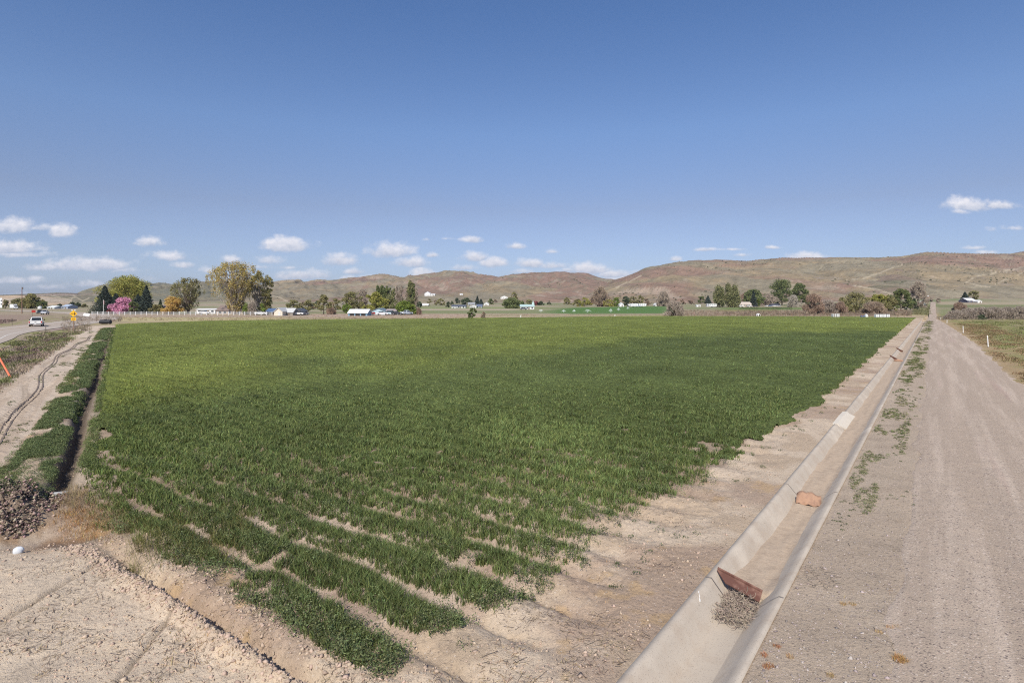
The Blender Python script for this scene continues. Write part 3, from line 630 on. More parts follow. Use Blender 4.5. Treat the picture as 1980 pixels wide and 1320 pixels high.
# leafy weeds: low clumps of small leaves
def leafclumps(name, X, Y, Z, R, Hh, nl, ls, colr, mt=None):
    n = len(X); X = np.repeat(X, nl); Y = np.repeat(Y, nl); Z = np.repeat(Z, nl); R = np.repeat(R, nl); Hh = np.repeat(Hh, nl); cl = np.repeat(colr, nl, 0); L_ = np.repeat(ls, nl)
    k_ = len(X); a = rng.uniform(0, 2 * np.pi, k_); r = np.sqrt(rng.uniform(0, 1, k_)); h = np.sqrt(np.clip(1 - r * r, 0, 1)) * rng.uniform(.35, 1.05, k_)
    c = np.stack([X + R * r * np.cos(a), Y + R * r * np.sin(a), Z + Hh * h], -1)
    nrm = rng.normal(0, 1, (k_, 3)); nrm[:, 2] = np.abs(nrm[:, 2]) + .5; nrm /= np.linalg.norm(nrm, axis=1)[:, None]
    t1 = np.cross(nrm, rng.normal(0, 1, (k_, 3))); t1 /= np.linalg.norm(t1, axis=1)[:, None]; t2 = np.cross(nrm, t1)
    L_ = L_[:, None] * rng.uniform(.6, 1.3, (k_, 1))
    V_ = np.stack([c - t1 * L_, c + t2 * L_ * .5, c + t1 * L_, c - t2 * L_ * .5], 1).reshape(-1, 3)
    o = npobj(name, V_, np.arange(k_ * 4).reshape(-1, 4), [mt or m_weed], False, np.repeat(cl, 4, 0)); tag(o, kind='stuff'); return o
def rc(n, base, j=.25): return np.array(base)[None] * rng.uniform(1 - j, 1 + j, (n, 1)) * rng.uniform(.94, 1.06, (n, 3))
# broadleaf weeds on the near crop edge
Xs, Ys = sample(10000, 6.8, 17, 1.6); cmk = crop_mask(Xs, Ys); s_, t_ = st(Xs, Ys); gap = np.cos(2 * np.pi * (s_ - 5.5))
ok = (cmk > .02) & (fbm(Xs * 1.1, Ys * 1.1, 3, 530) > np.interp(np.minimum(cmk, np.minimum(s_ - 4.5, 9)), [0, 1.6, 3.2], [.40, .53, .66])) & (gap < .62)
Xs, Ys = Xs[ok], Ys[ok]; n = len(Xs); print('weeds', n)
leafclumps('weeds', Xs, Ys, base_h(Xs, Ys), rng.uniform(.06, .15, n), rng.uniform(.10, .26, n), 44, np.full(n, .016), rc(n, (.135, .162, .066), .4))
# sparse stray plants on the bare headland
Xs, Ys = sample(1500, 7.5, 60, 1.3, -.2, .8); s_, t_ = st(Xs, Ys); ok = (crop_mask(Xs, Ys) < 0) & (crop_mask(Xs, Ys) > -.9 * (fbm(Xs * 1.5, Ys * 1.5, 2, 533) > .5)) & (t_ < -3.5); Xs, Ys = Xs[ok], Ys[ok]; n = len(Xs)
leafclumps('weeds', Xs, Ys, base_h(Xs, Ys), rng.uniform(.04, .13, n), rng.uniform(.03, .12, n), 30, np.maximum(.014, .0009 * Ys), rc(n, (.08, .12, .035), .3))
# verge between concrete ditch and road
def verge(nn_, s0, s1, t0, t1, thr, colr, R, H, nl, seed, fn=None, sc1=.5, sc2=2.4, pw=1.2):
    a = rng.uniform(0, 1, nn_); s = s0 * (s1 / s0) ** a; t = rng.uniform(t0, t1, nn_)
    ok = fbm(s * sc1, t * sc2, 3, seed) > thr; s, t = s[ok], t[ok]; X, Y = (fn or xy)(s, t); n = len(X)
    D = np.sqrt(X * X + Y * Y)
    leafclumps('weeds', X, Y, base_h(X, Y), rng.uniform(.6, 1.2, n) * R * np.maximum(1, D / 30), rng.uniform(.5, 1.2, n) * H, nl, np.maximum(.013, .0007 * D), rc(n, colr, .3))
verge(2400, 14.5, 66, -1.75, -.75, .57, (.185, .20, .085), .07, .05, 24, 540)
verge(1200, 24, 190, -1.8, -.6, .53, (.21, .21, .095), .10, .07, 24, 541)
verge(500, 10.5, 40, -1.75, -.3, .64, (.10, .13, .05), .05, .03, 20, 542)
# bank of the left earth ditch
verge(8500, 1.6, 118, -1.25, -.18, .43, (.135, .170, .065), .12, .12, 46, 543, lambda s, t: xy2(s - 2.8, t), .5, 1.0)
verge(700, 1.0, 9, -1.5, -.15, .34, (.15, .18, .075), .12, .10, 36, 549, lambda s, t: xy2(s - 2.4, t), .8, 1.2)
verge(1500, 1.8, 116, -1.5, -.9, .46, (.17, .19, .07), .11, .10, 36, 544, lambda s, t: xy2(s - .8, t), .4, 1.0)
verge(1300, 2.5, 116, .34, .65, .40, (.15, .185, .06), .12, .18, 36, 546, lambda s, t: xy2(s - .8, t), .5, 1.0)
verge(700, 4, 100, -3.0, -1.4, .60, (.13, .15, .055), .10, .04, 22, 545, lambda s, t: xy2(s, t), .3, 1.2)
# tufts of roadside grass on the left verge and the right pasture edge
def grass(nn_, fn, s0, s1, t0, t1, thr, colr, H, seed, sc1=.2, sc2=.9, w_=.01, sp_=.12, name='grass'):
    a = rng.uniform(0, 1, nn_); s = s0 * (s1 / s0) ** a; t = rng.uniform(t0, t1, nn_); ok = fbm(s * sc1, t * sc2, 3, seed) > thr; s, t = s[ok], t[ok]; X, Y = fn(s, t)
    D = np.sqrt(X * X + Y * Y); n = len(X)
    blades(name, X, Y, base_h(X, Y), rng.uniform(.5, 1.2, n) * H, np.maximum(w_, .0008 * D), np.maximum(sp_, .006 * D), 9, rc(n, colr, .3), .8, m_weed)
f2 = lambda s, t: xy2(s - 8, t)
grass(9000, f2, 6, 110, -9.3, -4.0, .45, (.19, .195, .075), .20, 550)
grass(7000, f2, 6, 110, -9.0, -3.9, .53, (.32, .25, .18), .20, 551)
grass(4000, f2, 6, 110, -7.8, -5.0, .57, (.18, .13, .105), .20, 552)
grass(3000, f2, 20, 200, -34, -21.5, .42, (.24, .17, .14), .45, 556)
grass(7000, xy, 14, 170, 4.2, 9.5, .47, (.27, .19, .10), .10, 553)
grass(13000, xy, 18, 200, 5.0, 45, .42, (.20, .21, .075), .11, 554, .1, .5)
grass(4000, xy, 18, 200, 6.5, 45, .57, (.25, .20, .13), .10, 555, .1, .5)
# dry orange tufts: by the basin, on the road verge, on the furrows
def drytufts(pts, R, H, colr, nb, w_=.004, jit=.05, name='dry_grass'):
    P_ = np.array([groundpt(*p) for p in pts]); X, Y = P_[:, 0], P_[:, 1]; n = len(X)
    blades(name, X, Y, base_h(X, Y), np.full(n, H) * rng.uniform(.7, 1.2, n), np.full(n, w_), np.full(n, R), nb, rc(n, colr, .2), 1.0, m_weed)
drytufts([(1741, 1278)], .085, .07, (.50, .30, .11), 260)
drytufts([(1606, 1306), (1700, 1222), (1527, 1270), (1630, 1168), (1648, 1168), (1720, 1213), (1735, 1212)], .05, .035, (.52, .36, .18), 70)
drytufts([(1478, 1268), (1502, 1250), (1483, 1290), (1490, 1286)], .05, .04, (.40, .21, .10), 70)
px_ = rng.uniform(105, 245, 300); drytufts([(x, 965 + .30 * (x - 110) + rng.normal(0, 17) ) for x in px_], .13, .13, (.33, .245, .13), 11, .005)
px_ = rng.uniform(110, 200, 130); drytufts([(x, 1000 + .1 * (x - 110) + rng.normal(0, 12) ) for x in px_], .12, .09, (.44, .26, .10), 11, .005)
drytufts([(rng.uniform(250, 480), rng.uniform(1000, 1100)) for _ in range(160)], .10, .26, (.17, .16, .05), 12, .005)
drytufts([(rng.uniform(330, 460), rng.uniform(1160, 1300)) for _ in range(60)] + [(rng.uniform(1170, 1340), rng.uniform(1020, 1180)) for _ in range(40)], .05, .012, (.52, .36, .19), 10, .006)
# clods of dry soil and stones
def clods(name, X, Y, R, mt, flat=.7, zj=0):
    n = len(X); R = np.minimum(R, .045); octv = np.array([[1, 0, 0], [-1, 0, 0], [0, 1, 0], [0, -1, 0], [0, 0, 1], [0, 0, -1.]]); of = np.array([[0, 2, 4], [2, 1, 4], [1, 3, 4], [3, 0, 4], [2, 0, 5], [1, 2, 5], [3, 1, 5], [0, 3, 5]])
    v = octv[None] * rng.uniform(.5, 1.3, (n, 6, 1)) + rng.normal(0, .18, (n, 6, 3)); v[..., 2] *= flat
    a = rng.uniform(0, 6.28, n); c_, s_ = np.cos(a)[:, None], np.sin(a)[:, None]; vx = v[..., 0] * c_ - v[..., 1] * s_; vy = v[..., 0] * s_ + v[..., 1] * c_
    Z = base_h(X, Y) + rng.uniform(0, 1, n) ** 2 * zj; vv = np.stack([vx * R[:, None] + X[:, None], vy * R[:, None] + Y[:, None], v[..., 2] * R[:, None] + Z[:, None] + R[:, None] * .15], -1)
    o = npobj(name, vv.reshape(-1, 3), (of[None] + (np.arange(n) * 6)[:, None, None]).reshape(-1, 3), [mt]); tag(o, kind='stuff'); return o
s_ = np.concatenate([3.95 + rng.normal(0, .10, 3600), 4.5 + rng.normal(0, .14, 1200)]); t_ = rng.uniform(-13.4, -3.6, len(s_)); X, Y = xy(s_, t_)
clods('soil_clods', X, Y, rng.exponential(.012, len(X)) + .006, m_clod)
X, Y = sample(26000, 6.7, 40, 1.7); s_, t_ = st(X, Y); ok = (t_ < TL - .15) & (crop_mask(X, Y) < .8) & (fbm(X * 1.2, Y * 1.2, 3, 560) > .47); X, Y = X[ok], Y[ok]
clods('soil_clods', X, Y, rng.exponential(.007, len(X)) + .005 + .0003 * Y, m_clod)
X, Y = sample(16000, 6.7, 30, 1.7, .1, 1.0); s_, t_ = st(X, Y); ok = (t_ > TR + .05) & (t_ < -.3); X, Y = X[ok], Y[ok]
clods('gravel', X, Y, rng.exponential(.005, len(X)) + .004, m_stone)
X, Y = sample(11000, 10.3, 14, 1., -.98, -.74); ok = np.exp(-(((X + 11.3) / 1.15) ** 2 + ((Y - 12.7) / .85) ** 2)) + np.exp(-(((X + 10.6) / .8) ** 2 + ((Y - 11.75) / .35) ** 2)) > .25; X, Y = X[ok], Y[ok]
clods('soil_clods', X, Y, rng.exponential(.016, len(X)) + .005, mat('dark_debris', (.24, .18, .145), 1, island=.8), .8, .14)

# straw and dead stalk litter lying on the dry soil
X, Y = sample(30000, 6.7, 22, 1.8); s_, t_ = st(X, Y); ok = (crop_mask(X, Y) < .4) & ((t_ < TL - .1) | ((t_ > TR + .05) & (rng.uniform(0, 1, len(X)) < .22))) & (t_ < .3) & (fbm(X * .9, Y * .9, 4, 570) > .555) & (t_ > -14.2); X, Y = X[ok], Y[ok]; n = len(X)
a = rng.uniform(0, np.pi, n); l_ = rng.exponential(.022, n) + .012; w_ = rng.uniform(.0015, .004, n); Z = base_h(X, Y) + .007; ca, sa = np.cos(a), np.sin(a)
V_ = np.stack([np.stack([X + i * l_ * ca - j * w_ * sa, Y + i * l_ * sa + j * w_ * ca, Z + (.006 if i > 0 else 0)], -1) for i, j in ((-1, -1), (1, -1), (1, 1), (-1, 1))], 1).reshape(-1, 3)
pal_ = np.array([(.20, .15, .11), (.26, .19, .14), (.46, .34, .19), (.13, .10, .08)])[rng.integers(0, 4, n)]
o = npobj('straw_litter', V_, np.arange(n * 4).reshape(-1, 4), [m_weed], False, np.repeat(pal_, 4, 0)); tag(o, kind='stuff')

# ---------------------------------------------------------------- small mesh builder
class MB:
    def __init__(self): self.v = []; self.f = []
    def add(self, v, f):
        n = len(self.v); self.v += [tuple(p) for p in v]; self.f += [tuple(i + n for i in q_) for q_ in f]; return self
    def box(self, c, s, rz=0, rx=0, taper=1.0):
        M = Matrix.Translation(c) @ Matrix.Rotation(rz, 4, 'Z') @ Matrix.Rotation(rx, 4, 'X')
        v = [M @ Vector((sx * s[0] / 2 * (taper if sz > 0 else 1), sy * s[1] / 2 * (taper if sz > 0 else 1), sz * s[2] / 2)) for sz in (-1, 1) for sy in (-1, 1) for sx in (-1, 1)]
        return self.add(v, [(0, 2, 3, 1), (4, 5, 7, 6), (0, 1, 5, 4), (2, 6, 7, 3), (0, 4, 6, 2), (1, 3, 7, 5)])
    def tube(self, pts, rad, n=6, cap=True):
        pts = [Vector(p) for p in pts]; rad = rad if isinstance(rad, (list, tuple)) else [rad] * len(pts); v = []; f = []
        for i, p in enumerate(pts):
            d = (pts[min(i + 1, len(pts) - 1)] - pts[max(i - 1, 0)]).normalized(); a = d.orthogonal().normalized(); b = d.cross(a)
            if abs(d.z) > .9: a = Vector((1, 0, 0)); b = d.cross(a).normalized(); a = b.cross(d)
            for k in range(n): t = 2 * math.pi * k / n; v.append(p + (a * math.cos(t) + b * math.sin(t)) * rad[i])
        for i in range(len(pts) - 1):
            for k in range(n): q_ = (k + 1) % n; f.append((i * n + k, i * n + q_, (i + 1) * n + q_, (i + 1) * n + k))
        if cap: f.append(tuple(range(n))[::-1]); f.append(tuple((len(pts) - 1) * n + k for k in range(n)))
        return self.add(v, f)
    def prism(self, poly, y0, y1, ins=None):      # polygon in x,z pushed along y; ins: per-vertex inset of the ends
        n = len(poly); ins = ins or [0] * n
        v = [(p[0], y0 + i, p[1]) for p, i in zip(poly, ins)] + [(p[0], y1 - i, p[1]) for p, i in zip(poly, ins)]
        f = [tuple(range(n)), tuple(range(2 * n - 1, n - 1, -1))] + [(i, i + n, (i + 1) % n + n, (i + 1) % n) for i in range(n)]
        return self.add(v, f)
    def build(self, name, mt, parent=None, bevel=0, smooth=False):
        me = bpy.data.meshes.new(name); me.from_pydata(self.v, [], self.f)
        bm = bmesh.new(); bm.from_mesh(me); bmesh.ops.recalc_face_normals(bm, faces=bm.faces)
        if bevel: bmesh.ops.bevel(bm, geom=bm.edges[:], offset=bevel, segments=2, affect='EDGES', profile=.5)
        if smooth:
            for f_ in bm.faces: f_.smooth = True
        bm.to_mesh(me); bm.free(); me.materials.append(mt); return link(bpy.data.objects.new(name, me), parent)
def at(px, py):
    if py < 583.5 and 430 < px < 1130:      # up on the slopes: nearest hillside seen there
        best = None
        for (Xm, Ym, Zm, p, _n) in HILLSPOTS:
            d = np.where(p < .97, np.hypot((CX + F * Xm / Ym - px) * .5, HY + F * (CH - Zm) / Ym - py), 99); i = int(d.argmin())
            if d.ravel()[i] < 1.2 and (best is None or Ym.ravel()[i] < best[1]): best = (px / F * 0 + (px - CX) / F * Ym.ravel()[i], float(Ym.ravel()[i]), float(Zm.ravel()[i]))
        if best: return best
    X, Y = groundpt(px, py); return X, Y, gz(X, Y)
def sc_at(Y): return Y / F           # metres per photograph pixel at that depth
def children(o): return [c for c in bpy.data.objects if c.parent == o]
def copy_tree(o, parent=None):
    c = o.copy(); sc.collection.objects.link(c); c.parent = parent
    for ch in children(o): copy_tree(ch, c)
    return c

# ---------------------------------------------------------------- concrete ditch
dv_ = np.array(list(np.arange(-10, 3, .5)) + list(np.arange(3, 30, .12)) + geo(30, 192, 1.01)); prf = [(TL, -.12), (TL, .028), (TL + .10, .032), (-2.88, -.05), (-2.67, -.298), (-2.655, -.305), (-2.30, -.305), (-2.285, -.298), (-2.03, -.05), (TR - .065, .032), (TR, .028), (TR, -.12)]
ditch = empty('irrigation_ditch', (0, 0, 0), 0, 'long concrete lined irrigation ditch between the green field and the gravel road', 'ditch')
pt = np.array(prf); Sg, _k = np.meshgrid(dv_, np.arange(len(prf)), indexing='ij'); Tg = pt[_k, 0] + .02 * np.sin(Sg * .21) * 0; Zg = pt[_k, 1] + (fbm(Sg * .5, Tg * 1.5, 2, 600) - .5) * .012
sec = np.floor(Sg / 3.05); Zg = Zg + (_h(sec, sec * 0, 61) - .5) * .016
Tg = Tg + (fbm(Sg * .9, Tg * 0 + _k, 3, 601) - .5) * .014 * ((_k > 0) & (_k < 11))
X, Y = xy(Sg, Tg); npobj('lining', np.stack([X, Y, Zg + plain(X, Y)], -1).reshape(-1, 3), gridfaces(*X.shape)[:, ::-1], [m_concrete], False, parent=ditch)
Tq = np.linspace(-2.95, -1.95, 26); Sg, Tg = np.meshgrid(dv_, Tq, indexing='ij')
lev = np.where(Sg < 9.9, -.325, -.23) + np.interp(Sg, [9.85, 10.1, 11, 13.5, 14.6, 15.4, 17, 60, 190], [0, .06, .02, -.01, -.03, .03, .02, .04, .08])
Zs_ = lev + (fbm(Sg * .7, Tg * 5, 4, 610) - .5) * np.where(Sg < 9.9, .02, .09) + .11 * ss(-2.3, -1.95, Tg) * (Sg > 9.9) + .05 * ss(-2.7, -2.95, Tg)
Zs_ = np.minimum(Zs_, np.interp(Tg, [-2.95, -2.86, -2.1, -1.95], [-.06, -.10, -.08, -.02]))
X, Y = xy(Sg, Tg); npobj('sediment', np.stack([X, Y, Zs_ + plain(X, Y)], -1).reshape(-1, 3), gridfaces(*X.shape)[:, ::-1], [m_sediment], True, parent=ditch)
def stp(s, t, z): X, Y = xy(s, t); return (X, Y, z)
# joints and cracks in the lining
m_joint = simple('joint_line', (.20, .16, .13), .9)  # dark line colour of the lining joints
for i in (3, 5, 8, 12):
    s0 = i * 3.05 + .4; jm = MB(); v = []
    for a in range(1, 11):
        p = prf[a]; v += [stp(s0, p[0], p[1] + .012), stp(s0 + .016, p[0], p[1] + .012)]
    jm.add(v, [(2 * a, 2 * a + 2, 2 * a + 3, 2 * a + 1) for a in range(9)]); jm.build('joint', m_joint, ditch)
# pale patch laid over the left wall and lip
ms = MB(); wp = [(TL - .05, .045), (TL + .11, .055), (-2.87, -.02), (-2.70, -.20)]
v = [];
for s0, o_ in ((24.6, 0), (26.2, .02), (27.6, 0)):
    for (a, b) in wp: v.append(stp(s0 + (b < -.1) * .5, a, b + o_))
for s0, o_ in ((24.6, 0), (26.2, .0), (27.6, 0)):
    for (a, b) in wp: v.append(stp(s0 + (b < -.1) * .5, a, b - .05))
f = [(r * 4 + k, r * 4 + k + 1, r * 4 + k + 5, r * 4 + k + 4) for r in range(2) for k in range(3)] + [(12, 13, 1, 0), (13, 14, 2, 1), (14, 15, 3, 2), (20, 8, 9, 21), (21, 9, 10, 22), (22, 10, 11, 23), (3, 15, 19, 7), (7, 19, 23, 11), (0, 4, 16, 12), (4, 8, 20, 16)]
ms.add(v, f); ms.build('concrete_patch', mat('new_concrete', (.62, .56, .47), .8, var=[(6, 4, (.5, .42, .34), .55, .7, (1, 4, 1))]), ditch)
mk = MB()
for (s0, t0, z0, s1, t1, z1) in ((9.0, TL + .08, .036, 8.85, -2.90, -.03),):
    P_ = [stp(s0 + (s1 - s0) * k / 8 + random.uniform(-.02, .02), t0 + (t1 - t0) * k / 8, z0 + (z1 - z0) * k / 8) for k in range(9)]; mk.tube(P_, [.008 * random.uniform(.5, 1.4) for _ in P_], 5)
mk.build('mortar_crack', m_white, ditch)
# rusty check gates
def gate(s0, t0, t1, z0, z1, h, lean, label, mt=m_rust, th=.02, side=None):
    X0, Y0 = xy(s0, t0); e = empty('ditch_gate', (X0, Y0, z0), 0, label, 'ditch gate', None)
    a = Vector(stp(s0, t0, z0)); b = Vector(stp(s0 + .02, t1, z1)); dn = Vector((DS[0] * lean, DS[1] * lean, -h)); n_ = (b - a).cross(dn).normalized() * th; o0 = Vector((X0, Y0, z0))
    pl = MB(); c_ = a + dn * .15; d_ = b + dn; q_ = [a, b, d_, a.lerp(b, .25) + dn * .9, c_]
    q_ = [p - o0 for p in q_]; pl.add([p for p in q_] + [p + n_ for p in q_], [(0, 1, 2, 3, 4), (9, 8, 7, 6, 5), (0, 5, 6, 1), (1, 6, 7, 2), (2, 7, 8, 3), (3, 8, 9, 4), (4, 9, 5, 0)])
    pl.build('plate', mt, e); rb = MB(); rb.tube([a - o0 + Vector((0, 0, .012)), b - o0 + Vector((0, 0, .012))], .022, 6); rb.build('rim', mt, e); return e
gate(9.87, -2.94, -2.24, .075, -.12, .075, -.20, 'rusty steel check gate leaning in the ditch above the pile of dead brush')
gate(58.3, -3.1, -2.55, .20, -.1, .2, .05, 'dark rusty check gate across the ditch wall, nearer of the far two', th=.03)
gate(68.6, -3.1, -2.55, .20, -.1, .2, .05, 'dark rusty check gate across the ditch wall, farther of the far two', th=.03)
sh = MB(); nx, ny = 9, 6; v = []
for i in range(nx):
    for j in range(ny): v.append(((i / 8 - .5) * .52, (j / 5 - .5) * .34, .05 + .10 * (j / 5) * math.sin(i / 8 * 2.6 + .5) + .03 * math.sin(i * 1.9 + j)))
sh.add(v, [(i * ny + j, (i + 1) * ny + j, (i + 1) * ny + j + 1, i * ny + j + 1) for i in range(nx - 1) for j in range(ny - 1)])
o = sh.build('rusty_sheet', m_rustl, None, smooth=True); md = o.modifiers.new('t', 'SOLIDIFY'); md.thickness = .012; o.location = stp(15.25, -2.42, -.19); o.rotation_euler = (R_(24), 0, -TH + .1)
tag(o, 'bent pale rusty metal sheet lying on the ditch sediment', 'scrap metal')
sh = MB(); sh.tube([(-.35, 0, .03), (-.1, .03, .06), (.15, -.02, .04), (.4, .02, .03)], [.05, .13, .11, .04], 7); o = sh.build('debris_lump', m_rustl, None, smooth=True); o.location = stp(57.0, -2.4, -.17); o.rotation_euler = (0, 0, -TH); tag(o, 'reddish clump of debris in the ditch beside the far rusty gates', 'debris')
# tumbleweed pile under the gate: many thin curved twigs
tw = MB()
for i in range(620):
    s0 = 9.28 + random.uniform(-.42, .55); t0 = -2.52 + random.gauss(0, .17); z0 = -.29 + random.uniform(0, .20) * max(.15, 1 - abs(t0 + 2.52) * 2)
    a = random.uniform(0, 6.28); l_ = random.uniform(.06, .17); P_ = []
    for k in range(4):
        a += random.uniform(-.5, .5); P_.append((s0 + math.cos(a) * l_ * k / 3, t0 + math.sin(a) * l_ * k / 3, z0 + random.uniform(-.01, .03) * k))
    tw.tube([stp(*p) for p in P_], [.0055, .0048, .004, .002], 3, False)
o = tw.build('tumbleweed', m_twig); tag(o, 'tangled pile of dead grey tumbleweed caught in the ditch below the rusty gate', 'tumbleweed')
# stray twigs on the verge beside the ditch
tw = MB()
for i in range(46):
    s0 = 10.6 + random.uniform(-.3, .5); t0 = -1.72 + random.uniform(-.1, .45); a = random.uniform(0, 6.28); l_ = random.uniform(.06, .2)
    P_ = [(s0 + math.cos(a + k * .4) * l_ * k / 3, t0 + math.sin(a + k * .4) * l_ * k / 3, .02 + .01 * k) for k in range(4)]; tw.tube([(p[0], p[1], gz(p[0], p[1]) + .02) for p in [stp(*q_) for q_ in P_]], [.004, .004, .003, .002], 3, False)
o = tw.build('dead_twigs', m_twig); tag(o, kind='stuff')
# white stone-like lump and grey pipe by the earth ditch
def blob(name, px, py, r, mt, label, cat, up=.5, seed=1):
    bm = bmesh.new(); bmesh.ops.create_icosphere(bm, subdivisions=3, radius=1)
    for v in bm.verts:
        n_ = fbm(np.array([v.co.x * 1.5 + seed]), np.array([v.co.y * 1.5 + v.co.z]), 3, seed)[0]; v.co *= .8 + .4 * n_; v.co.x *= r[0]; v.co.y *= r[1]; v.co.z *= r[2]
        v.co.z = max(v.co.z, -r[2] * .5)
    for f_ in bm.faces: f_.smooth = True
    me = bpy.data.meshes.new(name); bm.to_mesh(me); bm.free(); me.materials.append(mt); o = link(bpy.data.objects.new(name, me)); X, Y, Z = at(px, py); o.location = (X, Y, Z + r[2] * up); return tag(o, label, cat)
blob('plastic_jug', 35, 1059, (.09, .08, .08), simple('faded_plastic', (.6, .62, .64), .5), 'white plastic jug half buried at the edge of the dry basin', 'jug')
p0_ = at(112, 948); mb = MB(); mb.tube([(-.28, 0, .0), (.2, .05, .02)], .09, 12); o = mb.build('culvert_pipe', simple('grey_pipe', (.38, .38, .38)), None, smooth=True); o.location = (p0_[0], p0_[1], p0_[2] + .08); o.rotation_euler = (0, 0, .15); tag(o, 'short grey pipe end lying in the dark earth ditch', 'pipe')

# ---------------------------------------------------------------- trees
FM = {}
def fmat(nm, c, tr=.3, isl=.4): 
    if nm not in FM: FM[nm] = mat(nm, tuple(v_ * 1.15 for v_ in c), .8, island=isl, trans=tr)
    return FM[nm]
fol = dict(willow=fmat('leaves_yellow_green', (.30, .29, .075)), spring=fmat('leaves_spring_olive', (.245, .225, .10)), green=fmat('leaves_mid_green', (.155, .18, .07)), bright=fmat('leaves_bright_green', (.175, .225, .045)),
           dark=fmat('leaves_dark_green', (.075, .095, .05), .15), spruce=fmat('needles', (.045, .06, .045), .08, .5), pink=fmat('blossom_pink', (.60, .30, .42), .3, .4), gold=fmat('leaves_gold', (.50, .34, .11), .3, .3),
           cotton=fmat('leaves_cottonwood', (.40, .325, .12), .35, .45), cottond=fmat('leaves_cottonwood_dark', (.26, .235, .09), .3, .45), twig=fmat('bare_twigs', (.27, .205, .15), .1, .4), twigp=fmat('pale_twigs', (.32, .265, .21), .1, .35), twigr=fmat('reddish_twigs', (.27, .19, .14), .1, .35),
           white=fmat('blossom_white', (.42, .38, .32), .3, .25), poplar=fmat('leaves_poplar', (.205, .205, .09), .2), redb=fmat('leaves_red', (.22, .06, .06), .2), brush=fmat('brush_twigs', (.30, .25, .205), .1, .35))
PROF = dict(round=lambda v: np.sqrt(np.clip(1 - (2 * v - 1) ** 2, 0, 1)) * .97 + .03, wide=lambda v: np.clip(np.sqrt(np.clip(1 - (1.75 * v - .75) ** 2, 0, 1)), .1, 1), vase=lambda v: np.clip(.25 + 1.15 * v, 0, 1) * np.sqrt(np.clip(1.04 - v ** 5, 0, 1)),
            column=lambda v: np.clip(np.sin(np.pi * np.clip(v * .86 + .12, 0, 1)) ** .6, .05, 1), cone=lambda v: np.clip(1.03 - v, .03, 1), dome=lambda v: np.sqrt(np.clip(1.02 - v * v, 0, 1)))
